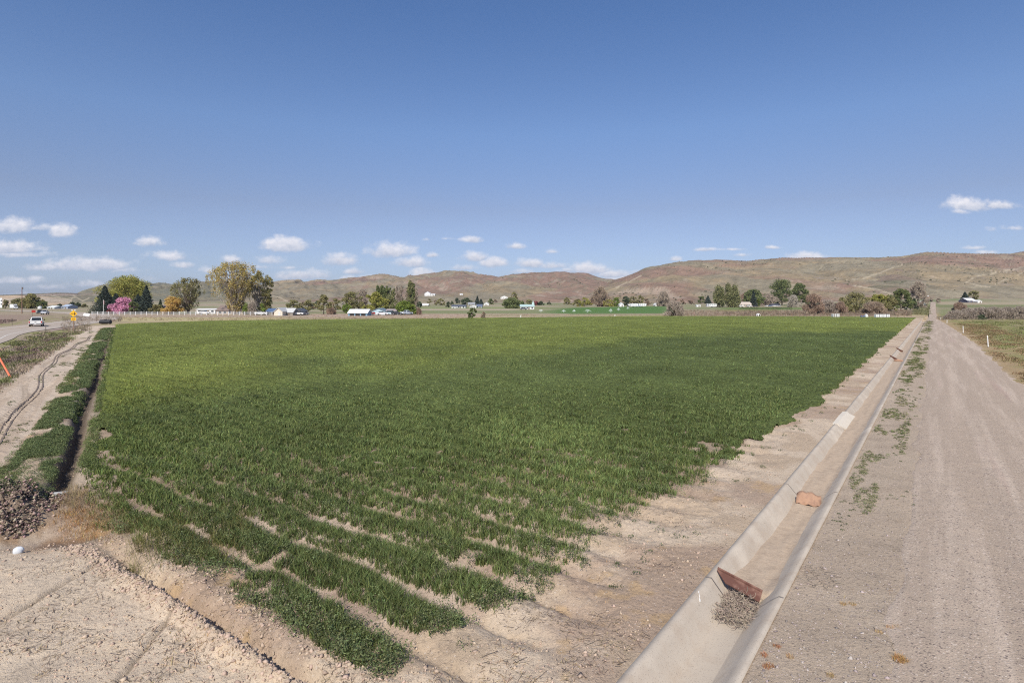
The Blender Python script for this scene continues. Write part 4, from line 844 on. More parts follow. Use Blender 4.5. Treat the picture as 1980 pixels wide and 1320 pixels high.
def tree(name, px, ytop, pw, yb, foliage, label, cat='tree', shape='round', low=.18, nclump=40, nleaf=60, leaf=None, group=None, bark=m_bark, multi=1, cr=.24, loc=None, H=None, R=None, bare=False, lean=0, depthY=None, seed=None, limbs=0):
    rs_ = np.random.default_rng(seed or int(px * 7 + ytop)); pw = pw * (1.5 if shape == 'cone' else (1.35 if shape == 'column' else 1.14)); nclump = int(nclump * 1.3)
    if depthY: Y = depthY; X = (px - CX) / F * Y; Z = gz(X, Y)
    else: X, Y, Z = at(px, yb)
    k_ = sc_at(Y); ybase = HY + F * (CH - Z) / Y
    H = H or (ybase - ytop) * k_; R = R or pw / 2 * k_
    e = empty(name, (X, Y, Z - .03), 0, label, cat, group)
    leaf = leaf or max(.12, min(1.1, 1.9 * k_)); nleaf = int(nleaf * 1.5)
    rho = PROF[shape]; z0 = H * low; ch = H - z0
    # clump centres
    v = rs_.uniform(0, 1, nclump) ** (.9 if shape != 'vase' else .7); a = rs_.uniform(0, 2 * np.pi, nclump)
    rr = R * rho(v) * (1 - cr * .35) * np.sqrt(rs_.uniform(.12, 1, nclump)); asym = 1 + .18 * np.sin(a * 2 + rs_.uniform(0, 6)) + .14 * np.sin(a * 3 + v * 7 + px)
    cx, cy, cz = rr * np.cos(a) * asym, rr * np.sin(a) * asym, z0 + v * ch * (1 - cr * .12)
    if shape == 'cone':
        v = (np.arange(nclump) / nclump) ** 1.15; a = np.arange(nclump) * 2.4; rr = R * rho(v) * rs_.uniform(.55, 1.0, nclump); cx, cy, cz = rr * np.cos(a), rr * np.sin(a), z0 + v * ch * .97
    # trunk(s) and limbs
    tb = MB(); tr_ = H * .022 + .03; nt = multi
    for t in range(nt):
        aa = 6.28 * t / nt + rs_.uniform(0, 1); sp_ = R * .28 * (nt > 1)
        top = (z0 + ch * (.55 if shape not in ('cone', 'column') else .92)); tb.tube([(math.cos(aa) * sp_ * f_ * (1 + f_), math.sin(aa) * sp_ * f_ * (1 + f_), (top * f_) if f_ else -.1) for f_ in (0, .3, .65, 1)], [tr_ * 1.25 / (1 + .4 * (nt > 1)), tr_ * .8, tr_ * .5, tr_ * .15], 6)
    nl_ = limbs or min(nclump, 26 if not bare else 34)
    for i in range(nl_):
        zb = min(max(z0 * .75, cz[i] - (.25 + .5 * rs_.uniform()) * ch * (.9 if shape != 'cone' else .0)), cz[i]); hh_ = np.array([cx[i], cy[i], cz[i]]); s0 = np.array([cx[i] * .06, cy[i] * .06, zb]); md_ = s0 * .45 + hh_ * .55 + np.array([cx[i] * .12, cy[i] * .12, -ch * .03])
        tb.tube([s0, md_, hh_], [tr_ * .34, tr_ * (.2 + .08 * (limbs > 0)), tr_ * (.06 + .06 * (limbs > 0))], 4, False)
    tb.build('trunk', bark, e)
    # foliage
    n = nclump * nleaf; ci = np.repeat(np.arange(nclump), nleaf); crr = R * cr * rs_.uniform(.5, 1.45, nclump)
    if shape == 'column': crr = np.minimum(crr * 1.9, R * .62)
    d = rs_.normal(0, 1, (n, 3)); d /= np.linalg.norm(d, axis=1)[:, None]; rad = rs_.uniform(0, 1, n) ** .45
    P_ = np.stack([cx[ci], cy[ci], cz[ci]], 1) + d * (rad * crr[ci])[:, None] * np.array([1, 1, .8 if shape not in ('column', 'vase') else 1.5])
    if shape == 'cone':       # drooping boughs
        f_ = rs_.uniform(.05, 1, n) ** .8; P_ = np.stack([cx[ci] * f_, cy[ci] * f_, cz[ci] - rr[ci] * f_ * .30 + .0], 1) + rs_.normal(0, 1, (n, 3)) * (R * .07 * (1.2 - v[ci]))[:, None]
    P_[:, 2] = np.maximum(P_[:, 2], .04)
    if bare or name.startswith('bare'):   # twigs: slim upright slivers
        up = np.stack([cx[ci] * .5 + rs_.normal(0, 1, n) * R * .3, cy[ci] * .5 + rs_.normal(0, 1, n) * R * .3, np.abs(rs_.normal(0, 1, n)) * R * .5 + R * .35], 1); up /= np.linalg.norm(up, axis=1)[:, None]
        l_ = (leaf * rs_.uniform(1.6, 4.0, n))[:, None]; sd_ = np.cross(up, rs_.normal(0, 1, (n, 3))); sd_ /= np.linalg.norm(sd_, axis=1)[:, None]; sd_ *= leaf * .16
        V_ = np.stack([P_ - up * l_ / 2 - sd_, P_ - up * l_ / 2 + sd_, P_ + up * l_ / 2], 1).reshape(-1, 3); fc_ = np.arange(n * 3).reshape(-1, 3)
    else:
        nr_ = rs_.normal(0, 1, (n, 3)); nr_ /= np.linalg.norm(nr_, axis=1)[:, None]; t1 = np.cross(nr_, rs_.normal(0, 1, (n, 3))); t1 /= np.linalg.norm(t1, axis=1)[:, None]; t2 = np.cross(nr_, t1)
        l_ = (leaf * rs_.uniform(.45, 1.1, n))[:, None] * .6
        V_ = np.stack([P_ - t1 * l_, P_ + t2 * l_ * .75, P_ + t1 * l_, P_ - t2 * l_ * .75], 1).reshape(-1, 3); fc_ = np.arange(n * 4).reshape(-1, 4)
    npobj('crown', V_, fc_, [foliage], parent=e)
    return e
T = tree
# farmstead on the left
T('spruce_tree', 203, 551, 44, 606.2, fol['spruce'], 'tall dark spruce at the left end of the farm trees beside the flagpole', shape='cone', low=.02, nclump=120, nleaf=60)
T('spruce_tree', 224, 566, 34, 605.2, fol['spruce'], 'shorter grey spruce between the flagpole and the pink tree', shape='cone', low=.02, nclump=100, nleaf=50)
T('spruce_tree', 283, 550, 32, 605.5, fol['spruce'], 'tall narrow dark spruce at the right edge of the farm clump', shape='cone', low=.02, nclump=120, nleaf=55, cr=.3)
T('spruce_tree', 267, 568, 36, 605.0, fol['spruce'], 'dark spruce behind the round green shrub', shape='cone', low=.02, nclump=110, nleaf=50)
T('willow_tree', 246, 537, 84, 603.2, fol['willow'], 'big yellow green tree rising behind the spruces and pink blossom', shape='dome', low=.32, nclump=46, nleaf=230, cr=.24)
T('blossom_tree', 239, 577, 42, 606.6, fol['pink'], 'bright pink flowering tree in front of the dark spruces', shape='dome', low=.10, nclump=40, nleaf=110)
T('blossom_shrub', 217, 597, 16, 606.9, fol['redb'], 'low dark pink shrub left of the pink tree', 'shrub', shape='dome', low=.05, nclump=14, nleaf=50)
T('round_shrub', 259, 583, 20, 606.8, fol['green'], 'upright green shrub touching the right side of the pink tree', 'shrub', low=.03, nclump=26, nleaf=80)
T('olive_bush', 302, 590, 24, 606.4, fol['spring'], 'olive green bush between the spruces and golden tree', 'bush', shape='dome', low=.03, nclump=24, nleaf=70)
T('conifer', 310, 578, 14, 603.5, fol['dark'], 'small dark conifer behind the olive bush', shape='cone', low=.02, nclump=50, nleaf=30)
T('golden_tree', 333, 575, 38, 606.6, fol['gold'], 'round golden orange tree behind the white rail fence', shape='dome', low=.08, nclump=40, nleaf=110)
T('budding_tree', 364, 539, 56, 606.2, fol['spring'], 'open olive tree with thin spring leaves right of the golden tree', shape='vase', low=.12, nclump=90, nleaf=38, cr=.13, multi=4, limbs=80)
T('cottonwood_tree', 453, 510, 88, 607.6, fol['cotton'], 'largest tree, broad golden brown cottonwood with pale trunks', shape='vase', low=.12, nclump=150, nleaf=62, cr=.115, multi=6, bark=m_barkp, limbs=110, seed=5)
T('cottonwood_tree', 503, 527, 52, 606.6, fol['cottond'], 'darker cottonwood joined to the right side of the largest tree', shape='wide', low=.05, nclump=90, nleaf=75, cr=.16, multi=3, bark=m_barkp, limbs=60)
T('columnar_shrub', 475, 588, 12, 608.2, fol['bright'], 'slim bright green shrub under the largest cottonwood', 'shrub', shape='column', low=.03, nclump=16, nleaf=40)
T('columnar_shrub', 507, 589, 9, 608.6, fol['bright'], 'slim bright green shrub under the darker cottonwood', 'shrub', shape='column', low=.03, nclump=14, nleaf=40)
T('bare_sapling', 488, 583, 14, 608.6, fol['twigp'], 'pale leafless sapling between two slim green shrubs', shape='column', low=.05, nclump=20, nleaf=40)
T('leafing_tree', 568, 580, 26, 603.0, fol['spring'], 'low rounded olive tree behind the white gabled shed', shape='dome', low=.15, nclump=24, nleaf=50)
T('leafing_tree', 597, 580, 24, 602.6, fol['spring'], 'low olive tree left of the small blue barn', shape='dome', low=.15, nclump=24, nleaf=50)
T('leafing_tree', 626, 571, 27, 608.0, fol['spring'], 'single round olive tree standing in the stubble, thin trunk showing', shape='dome', low=.28, nclump=40, nleaf=70)
T('leafing_tree', 649, 578, 18, 604.0, fol['spring'], 'sparse olive tree behind the tan yard left of the white blossom', low=.2, nclump=20, nleaf=50)
T('leafing_tree', 679, 565, 40, 604.0, fol['spring'], 'broad brownish olive tree behind the light blue shed', shape='dome', low=.15, nclump=44, nleaf=80)
T('small_tree', 671, 587, 20, 606.0, fol['bright'], 'small green tree at the left corner of the light blue shed', shape='dome', low=.1, nclump=22, nleaf=50)
T('white_blossom_shrub', 664, 583, 9, 604.5, fol['white'], 'pale flowering shrub left of the small green tree', 'shrub', low=.1, nclump=12, nleaf=40)
T('bare_poplar', 699, 560, 10, 603.5, fol['twigp'], 'pale leafless poplar left of the yellow willow', shape='column', low=.05, nclump=30, nleaf=50)
T('bare_poplar', 705, 563, 9, 603.5, fol['twigp'], 'shorter pale leafless poplar touching the yellow willow', shape='column', low=.05, nclump=26, nleaf=50)
T('willow_tree', 726, 566, 40, 605.0, fol['willow'], 'yellow weeping willow behind the light blue house', shape='dome', low=.12, nclump=50, nleaf=100, cr=.2)
for i, (x, y) in enumerate(((731, 552), (738, 551), (744, 555), (749, 551), (754, 556))):
    T('poplar', x, y, 9, 601.5, fol['green'], ('dark green poplar, leftmost of the close row behind the willow', 'dark green poplar, second in the close row behind the willow', 'dark green poplar, middle of the close row behind the willow', 'dark green poplar, fourth in the close row behind the willow', 'dark green poplar at the right end of the close row behind the willow')[i], shape='column', low=.05, nclump=26, nleaf=60, group='dark poplars behind the willow')
T('poplar', 762, 555, 8, 601.5, fol['poplar'], 'slim dark poplar standing alone right of the dark poplar row', shape='column', low=.04, nclump=24, nleaf=60)
T('leafing_tree', 752, 572, 30, 603.6, fol['poplar'], 'mid green tree between the willow and round green tree', shape='dome', low=.1, nclump=30, nleaf=70)
for i, (x, y, wd) in enumerate(((767, 552, 6), (772, 555, 6), (776, 553, 6), (787, 557, 5), (805, 556, 6))):
    T('bare_poplar', x, y, wd, 602.5, fol['twigp'], ('thin pale bare poplar, first right of the slim dark poplar', 'thin pale bare poplar, middle of the three close together', 'thin pale bare poplar, last of the three close together', 'thin pale bare poplar just left of the tallest poplar', 'thin pale bare poplar just right of the tallest poplar')[i], shape='column', low=.03, nclump=22, nleaf=40, group='bare poplars by the round green tree')
T('poplar', 794, 544, 12, 602.5, fol['poplar'], 'tallest poplar, olive green, behind the round green tree', shape='column', low=.04, nclump=36, nleaf=80)
T('poplar', 800, 549, 7, 602.5, fol['green'], 'narrow dark poplar touching the right side of the tallest poplar', shape='column', low=.04, nclump=24, nleaf=60)
T('round_tree', 785, 583, 40, 608.2, fol['bright'], 'dense round bright green tree at the end of the house row', shape='dome', low=.02, nclump=60, nleaf=140, cr=.2)
T('dark_bush', 811, 583, 11, 594.5, fol['dark'], 'dark rounded bush beside the small white roofed shed', 'bush', shape='dome', low=.02, nclump=24, nleaf=60)
# middle distance
for (x, yt, wd, yb, kd, lab) in (
    (852, 578, 16, 590.0, 'spring', 'olive tree left of the long dark roofed farm building'), (866, 583, 8, 594.3, 'dark', 'small dark conifer at the left end of the dark roofed building'), (884, 576, 8, 586.5, 'dark', 'small dark tree left of the dark tree mass uphill'), (902, 577, 24, 588.5, 'dark', 'wide dark green tree mass behind the dark roofed building'),
    (923, 572, 9, 588.5, 'spruce', 'tall dark pointed conifer behind the centre houses'), (930, 578, 9, 588.5, 'spruce', 'shorter dark conifer right of the pointed one'), (949, 577, 10, 588.5, 'green', 'round green tree right of the white gabled centre house'),
    (913, 596, 18, 615.5, 'green', 'green bush standing at the far field edge'), (935, 603, 9, 615.5, 'twig', 'small brownish bush right of the green bush at the field edge'), (994, 565, 14, 590.0, 'spring', 'olive tree rising behind the big round tree'), (990, 577, 36, 596.0, 'green', 'big round dark green tree beside the pale roofed house'),
    (1010, 582, 8, 594.0, 'green', 'small green tree between the big round tree and pale roofed house'), (1023, 580, 12, 588.0, 'spring', 'olive tree behind the pale roofed house'), (1036, 583, 12, 590.0, 'redb', 'reddish bush right of the pale roofed house'), (1046, 583, 12, 590.0, 'dark', 'dark grey bush right of the reddish bush'),
    (1097, 576, 14, 589.0, 'spring', 'small olive tree alone left of the creek trees'), (1116, 578, 16, 592.0, 'spring', 'olive bush at the left end of the creek trees'), (1130, 576, 22, 592.5, 'willow', 'yellow green bush left of the tall brown tree'), (1172, 580, 26, 592.5, 'willow', 'low green bush under the tall brown tree'), (1190, 576, 22, 592.5, 'bright', 'bright yellow green bush left of the white tank'),
    (1225, 573, 14, 589.5, 'spring', 'olive tree right of the dark round evergreen'), (1238, 571, 14, 590.5, 'spring', 'brownish olive tree above the long white roof'), (1250, 576, 12, 590.5, 'twig', 'brown tree at the right end of the long white roof'),
    (1356, 571, 13, 587.0, 'green', 'green tree left of the dark conifer pair, right of centre'), (1369, 571, 12, 587.0, 'spruce', 'dark conifer beside the green tree and first white trailer'), (1457, 561, 35, 591.5, 'green', 'green spreading tree behind the dark spruce by the tan house'), (1457, 560, 12, 592.5, 'spruce', 'dark spruce right of the long tan house'),
    (1466, 577, 8, 592.5, 'bright', 'small bright tree right of the dark spruce'), (1512, 542, 46, 590.0, 'green', 'large round green tree, taller of the pair right of centre'), (1547, 549, 34, 592.0, 'green', 'round green tree, right one of the pair with pale trunk'),
    (1655, 567, 54, 604.0, 'spring', 'wide olive green tree left of the roadside grove'), (1702, 570, 36, 603.0, 'willow', 'yellowish tree in the middle of the roadside grove'), (1722, 574, 26, 603.0, 'spring', 'brownish olive tree in the roadside grove'), (1742, 560, 36, 600.0, 'green', 'tallest green tree in the roadside grove'), (1765, 576, 20, 598.5, 'dark', 'dark green bush beside the pale dome near the road'),
    (1866, 564, 16, 584.5, 'spruce', 'dark spruce left of the white roofed hill house'), (1882, 562, 20, 582.0, 'spring', 'thin olive tree behind the white roofed hill house'), (1898, 609, 14, 618.0, 'dark', 'small dark green bush at the foot of the grey brush'),
    (63, 570, 32, 596.5, 'cottond', 'large brownish tree behind the utility pole'), (81, 582, 17, 596.5, 'green', 'green tree right of the large brownish tree by the utility pole'), (35, 578, 26, 595.5, 'spring', 'olive tree behind the white box truck'), (11, 580, 12, 596.5, 'spring', 'olive tree at the far left behind the white sign post'),
    (115, 588, 9, 594.5, 'dark', 'small dark bush left of the pale blue farmhouse'), (138, 585, 14, 594.5, 'dark', 'dark round tree just right of the pale blue farmhouse'), (151, 585, 11, 594.5, 'dark', 'dark round tree, second right of the pale blue farmhouse'), (163, 588, 9, 593.8, 'spring', 'small olive bush left of the spruces, far off')):
    big = wd > 25
    T('bush' if (HY + 20 - yt < 24 or 'bush' in lab) else ('spruce_tree' if kd == 'spruce' else 'leafing_tree'), x, yt, wd, yb, fol[kd], lab, 'bush' if 'bush' in lab else 'tree', shape='cone' if kd == 'spruce' else ('dome' if yt > 570 or big else 'round'), low=.04 if yt > 565 else .14, nclump=60 if kd == 'spruce' else (54 if big else 22), nleaf=(95 if big else 50), cr=.22)
T('evergreen', 1210, 573, 14, 590.5, fol['dark'], 'dense dark egg shaped evergreen right of the white tank', shape='round', low=.0, nclump=40, nleaf=60)
for (x, yt, wd, lab) in ((1391, 556, 17, 'olive green poplar, left one of three by the white trailers'), (1408, 553, 14, 'olive green poplar, middle one of three by the white trailers'), (1420, 554, 15, 'partly brown poplar, right one of three by the white trailers')):
    T('poplar', x, yt, wd, 594.0, fol['poplar'], lab, shape='column', low=.08, nclump=44, nleaf=90, group='poplars by the white trailers')
for (x, yt, wd, yb, kd, lab) in ((1162, 557, 40, 592.5, 'twig', 'tall brown leafless tree among the creek bushes'), (1283, 565, 26, 592.0, 'twigp', 'faint bare tree above the white gabled house'), (1440, 568, 17, 590.5, 'twigr', 'reddish bare tree left of the dark spruce'), (1487, 569, 22, 591.0, 'twigp', 'pale bare tree left of the large green pair'),
    (1533, 572, 19, 593.5, 'white', 'pale blossoming tree between the large green pair'), (1573, 569, 36, 607.0, 'twigr', 'wide reddish brown bare tree right of the green pair'), (1601, 582, 34, 606.0, 'brush', 'low brown thicket right of the reddish bare tree'), (1775, 545, 30, 596.0, 'twigp', 'tall grey bare tree at the roadside near the dark pole'),
    (1305, 583, 34, 611.0, 'brush', 'grey brown leafless shrub at the far field edge'), (1690, 585, 40, 606.0, 'twig', 'bare brown underbrush beneath the roadside grove'), (1626, 585, 24, 606.0, 'twigr', 'bare reddish brush left of the roadside grove'), (1855, 586, 18, 600.0, 'twigr', 'thin reddish bare tree above the grey brush'),
    (640, 596, 14, 607.0, 'twigr', 'rusty bare shrub right of the single olive tree'), (810, 597, 8, 608.6, 'twigr', 'rusty low shrub right of the round bright tree')):
    T('bare_tree' if yt < 580 else 'bare_shrub', x, yt, wd, yb, fol[kd], lab, 'shrub' if yt >= 580 else 'tree', shape='dome', low=.06, nclump=46, nleaf=80, cr=.24)
for i, (x, wd, yt) in enumerate(((1848, 34, 598), (1872, 34, 594), (1898, 36, 592), (1922, 34, 591), (1946, 34, 592), (1968, 34, 590), (1992, 34, 592))):
    T('bare_shrub', x, yt + 4, wd, 617.0, fol['brush'], 'grey leafless shrub, ' + ('first from the left', 'second', 'third', 'fourth', 'fifth', 'sixth', 'last on the right')[i] + ' in the brush line right of the road', 'shrub', shape='dome', low=.01, nclump=50, nleaf=90, cr=.24, group='leafless shrubs right of the road')
# distant trees on the lower slopes and plain
DTL = ['dark distant bush just right of the darker cottonwood', 'small olive distant bush behind the white gabled shed', 'brown distant bush above the dark carport roof', 'dark distant bush beside the small blue barn', 'small olive tree left of the white hillside mansion lane', 'brown twiggy tree below the white hillside mansion', 'dark speck of a tree left of the long dark roofed farm building',
 'brown twiggy distant bush right of the white gabled centre house', 'dark distant bush alone right of the pale roofed house', 'reddish distant bush left of the white trailers', 'reddish distant bush nearest the first white trailer', 'dark distant bush among cars near the large green pair', 'dark red distant bush left of those cars', 'pale twiggy distant tree right of the dark pole', 'pale twiggy distant tree over the road crest']
k = 0
for (x, y, wd, kd) in ((560, 594, 12, 'dark'), (574, 597, 10, 'spring'), (585, 592, 12, 'twig'), (612, 590, 12, 'dark'), (830, 586, 10, 'spring'), (842, 588, 8, 'twig'), (874, 590, 8, 'dark'), (958, 586, 7, 'twig'), (1062, 590, 6, 'dark'), (1320, 588, 12, 'twigr'), (1335, 588, 12, 'twigr'), (1502, 590, 10, 'dark'), (1475, 590, 8, 'redb'), (1800, 583, 8, 'twigp'), (1815, 585, 10, 'twigp')):
    T('distant_tree', x, y - 8, wd, y, fol[kd], DTL[k], 'tree', shape='dome', low=.05, nclump=12, nleaf=30, group='small distant trees among the far farms'); k += 1

# ---------------------------------------------------------------- buildings
WM = {}
def paint(c, nm='paint', rough=.7):
    key = (nm,) + tuple(c)
    if key not in WM: WM[key] = simple(nm, c, rough, 0, .88)
    return WM[key]
m_win = simple('window_glass', (.04, .05, .06), .15); m_dark = paint((.03, .03, .03), 'dark_opening')
def house(name, x0, x1, yt, yb, wall, roof, label, cat='house', ridge='x', dep=None, eave=.62, rz=0, wins=3, door=True, doorcol=None, openings=0, over=.3, depthY=None, chimney=False):
    if depthY: Y = depthY; X = ((x0 + x1) / 2 - CX) / F * Y; Z = gz(X, Y)
    else: X, Y, Z = at((x0 + x1) / 2, yb)
    k_ = sc_at(Y); W = (x1 - x0) * k_; Ht = (yb - yt) * k_; he = Ht * eave; D = dep or max(4, W * .6 if ridge == 'x' else W * 1.3)
    e = empty(name, (X, Y + D / 2, Z), rz, label, cat); wm, rm = paint(wall, 'painted_wall'), paint(roof, 'roofing'); o_ = over; th = .18
    wb = MB()
    if ridge == 'y':
        wb.prism([(-W / 2, -.3), (W / 2, -.3), (W / 2, he), (0, Ht - .1), (-W / 2, he)], -D / 2, D / 2)
    else:
        v = MB().prism([(-D / 2, -.3), (D / 2, -.3), (D / 2, he), (0, Ht - .1), (-D / 2, he)], -W / 2, W / 2)
        wb.add([(-p[1], p[0], p[2]) for p in v.v], v.f)
    wb.build('wall', wm, e)
    rb = MB(); half = (W if ridge == 'y' else D) / 2; ln = (D if ridge == 'y' else W); sl_ = (Ht - he) / half; xo = half + o_
    for sg in (-1, 1):
        P_ = [(0, Ht), (sg * xo, he - o_ * sl_), (sg * xo, he - o_ * sl_ + th), (0, Ht + th)]; v = MB().prism(P_, -ln / 2 - o_, ln / 2 + o_)
        rb.add(v.v if ridge == 'y' else [(-p[1], p[0], p[2]) for p in v.v], v.f)
    r_ = rb.build('roof', rm, e)
    if chimney: MB().box((W * .2, 0, Ht + .3), (.6, .6, 1.2)).build('chimney', paint((.3, .2, .17), 'brick'), r_)
    yf = -D / 2
    hd = min(2.1, he * .85)
    if door: MB().box((W * .12, yf - .03, hd / 2), (1.0, .08, hd)).build('door', paint(doorcol or (.2, .16, .13), 'door_paint'), e)
    for i in range(wins):
        xw = (-.5 + (i + .6) / (wins + .2)) * W * .92
        if door and abs(xw - W * .12) < 1.0: continue
        wf = MB().box((xw, yf - .02, he * .55), (1.3, .08, 1.1)).build('window', paint((.7, .7, .68), 'window_frame'), e); MB().box((xw, yf - .05, he * .55), (1.1, .08, .9)).build('pane', m_win, wf)
    for i in range(openings):
        xw = (-.5 + (i + .5) / openings) * W * .9; MB().box((xw, yf - .03, he * .42), (W * .7 / openings, .1, he * .8)).build('bay_opening', m_dark, e)
    return e
WH, GR, BL, PB, TN, BR, DR, LG = (.72, .72, .70), (.38, .38, .38), (.12, .22, .34), (.35, .48, .55), (.5, .40, .30), (.30, .20, .15), (.10, .10, .11), (.55, .56, .56)
H = house
H('gabled_shed', 530, 546, 595.5, 610.2, (.66, .60, .50), (.50, .50, .49), 'cream gabled shed with grey roof right of the cottonwoods', 'shed', 'y', dep=8, eave=.55, wins=1, doorcol=(.6, .6, .58))
H('gabled_shed', 546.5, 566, 596.5, 609.8, (.28, .25, .22), (.52, .52, .51), 'grey roofed long shed wing joined beside the cream gable', 'shed', 'x', dep=6, eave=.45, wins=2)
H('blue_house', 514, 531, 597, 608.3, (.13, .09, .08), (.08, .13, .24), 'dark cabin with blue roof behind the cream gabled shed', 'house', 'x', dep=7, eave=.45, wins=2)
H('carport', 567, 583, 596.8, 609.2, (.12, .11, .11), (.10, .11, .13), 'dark arched carport with black roof right of the cream shed', 'carport', 'y', dep=7, eave=.6, wins=0, door=False, openings=1)
H('machine_shed', 563, 573, 597.5, 604, (.6, .6, .6), (.6, .6, .6), 'white metal roofed lean-to behind the dark carport', 'shed', 'x', dep=8, eave=.6, wins=0)
H('small_barn', 600, 607, 588.5, 597, (.30, .16, .11), (.24, .30, .36), 'small brown barn with blue grey roof behind the stubble trees', 'barn', 'y', eave=.55, wins=0)
H('farmhouse', 418, 470, 591.5, 607.6, (.40, .32, .25), (.22, .17, .15), 'brown roofed farmhouse half hidden behind the largest cottonwood', 'house', 'x', dep=9, eave=.45, wins=5, chimney=True)
H('mobile_home', 380, 416, 597, 606.3, (.72, .72, .72), (.62, .62, .62), 'long white mobile home left of the largest cottonwood', 'mobile home', 'x', dep=4.5, eave=.8, wins=5)
H('farmhouse', 292, 316, 591, 603.5, (.22, .13, .11), (.13, .10, .11), 'dark roofed farmhouse hidden between the spruces and golden tree', 'house', 'x', dep=9, eave=.5, wins=3)
H('shed', 673, 710, 598.5, 610.6, (.20, .34, .45), (.72, .72, .73), 'light blue shed with white metal roof and three open bays', 'shed', 'x', dep=7, eave=.45, wins=0, door=False, openings=3)
H('house', 717, 745, 596.2, 608.4, (.42, .56, .62), (.17, .22, .26), 'light blue house with dark trimmed gable beside the willow', 'house', 'y', dep=10, eave=.5, wins=3)
H('house', 745.5, 769, 598, 608.3, (.30, .33, .36), (.32, .27, .27), 'low grey roofed house between the blue house and round green tree', 'house', 'x', dep=8, eave=.5, wins=3)
H('shed', 816, 828, 587.5, 591.5, (.35, .33, .3), WH, 'small shed with white roof right of the dark rounded bush', 'shed', 'x', dep=8, eave=.4, wins=0)
H('mansion', 821, 832, 563.5, 571.5, (.75, .75, .75), (.6, .62, .66), 'large white two storey house high on the slope', 'house', 'y', dep=14, eave=.6, wins=4)
H('garage', 832.5, 841, 567.5, 571.5, WH, (.6, .6, .6), 'white low garage wing beside the white hillside house', 'garage', 'x', dep=10, eave=.6, wins=1)
H('hillside_house', 873, 880, 566.6, 569.6, WH, (.7, .7, .7), 'small white roofed house, left of the two on the middle slope', 'house', 'x', dep=10, eave=.55, wins=1)
H('hillside_house', 889, 894.5, 567.8, 570.6, WH, (.7, .7, .7), 'small white roofed house, right of the two on the middle slope', 'house', 'x', dep=10, eave=.55, wins=1)
H('farm_building', 873, 900, 589.5, 595.4, (.65, .65, .63), (.10, .11, .14), 'long low farm building with dark roof and white front', 'farm building', 'x', dep=12, eave=.5, wins=5)
H('farm_building', 905, 918, 584.8, 590.6, (.28, .28, .27), (.33, .34, .35), 'grey farm building above the white garage', 'farm building', 'x', dep=10, eave=.5, wins=3)
H('garage', 910, 921, 589.5, 595.2, WH, LG, 'white garage with dark roofed house on its right', 'garage', 'y', dep=9, eave=.65, wins=0)
H('house', 921.5, 932, 588.5, 595.0, (.3, .34, .4), (.14, .17, .24), 'dark blue roofed house joined to the white garage', 'house', 'x', dep=9, eave=.5, wins=3)
H('house', 935.5, 945, 584.2, 590.4, WH, (.55, .57, .6), 'white gabled house left of the round green tree', 'house', 'y', dep=10, eave=.5, wins=2)
H('hillside_house', 968, 982, 571.8, 577.8, WH, (.62, .64, .68), 'white hillside house above the big round tree', 'house', 'y', dep=12, eave=.55, wins=4)
h_ = H('community_hall', 1006, 1033, 589.0, 598.2, (.60, .60, .58), (.42, .55, .53), 'long white hall with pale green roof and small steeple', 'hall', 'x', dep=11, eave=.6, wins=5)
k_ = sc_at(h_.location.y); MB().box((4.2, 0, 10 * k_), (1.6, 1.6, 2.6)).box((4.2, 0, 13 * k_), (1.3, 1.3, 4), taper=.05).build('steeple', paint((.42, .55, .53), 'roofing'), h_)
H('long_barn', 1216, 1245, 588.2, 592.8, (.40, .36, .33), (.70, .68, .62), 'long low barn with cream roof beyond the green far field', 'barn', 'x', dep=10, eave=.5, wins=0)
H('tank_house', 1198, 1206, 585.5, 592.9, (.75, .75, .77), (.70, .72, .75), 'small white pump house left of the dark round evergreen', 'pump house', 'y', dep=6, eave=.6, wins=1)
H('house', 1267, 1273.5, 586.2, 591.6, WH, WH, 'white gabled cottage, front part, beyond the green far field', 'house', 'y', dep=9, eave=.45, wins=1)
H('house', 1274, 1286, 587.2, 591.6, WH, (.28, .36, .28), 'white cottage wing with greenish roof beside the white gable', 'house', 'x', dep=8, eave=.5, wins=3)
H('trailer', 1347, 1354.5, 589.3, 593.2, (.78, .78, .78), (.7, .7, .7), 'small white trailer left of the three poplars', 'trailer', 'x', dep=3, eave=.9, wins=1)
H('mobile_home', 1368, 1384, 587.8, 592.8, (.76, .76, .76), (.7, .7, .7), 'white mobile home touching the left poplar of three', 'mobile home', 'x', dep=4, eave=.8, wins=3)
H('tan_house', 1425, 1453, 584.0, 593.0, (.68, .60, .52), (.55, .47, .40), 'long tan house between the poplars and dark spruce', 'house', 'x', dep=9, eave=.55, wins=5)
H('low_house', 1494, 1508, 587.5, 592.4, (.18, .12, .11), (.08, .08, .10), 'dark low house under the large green pair of trees', 'house', 'x', dep=8, eave=.5, wins=2)
H('shed', 1609, 1628, 591.3, 598.0, (.35, .26, .22), (.66, .62, .60), 'pale roofed shed left of the roadside grove', 'shed', 'x', dep=8, eave=.5, wins=0, openings=2, door=False)
H('hill_house', 1871, 1887, 576.5, 585.2, (.10, .10, .14), (.74, .74, .76), 'hill house with white hipped roof and dark walls beside the spruce', 'house', 'x', dep=10, eave=.5, wins=2)
H('white_shed', 1890.5, 1898.5, 580.2, 585.5, WH, WH, 'small white shed right of the white roofed hill house', 'shed', 'y', dep=6, eave=.6, wins=1)
H('farmhouse', 91, 105, 591.6, 597.0, (.62, .66, .66), (.72, .74, .74), 'white farm shed with pale metal roof right of the utility pole', 'shed', 'x', dep=10, eave=.5, wins=2)
H('farmhouse', 119, 131, 588.8, 596.8, (.34, .38, .46), (.36, .42, .52), 'pale blue grey farmhouse between small dark bushes', 'house', 'x', dep=10, eave=.5, wins=3)
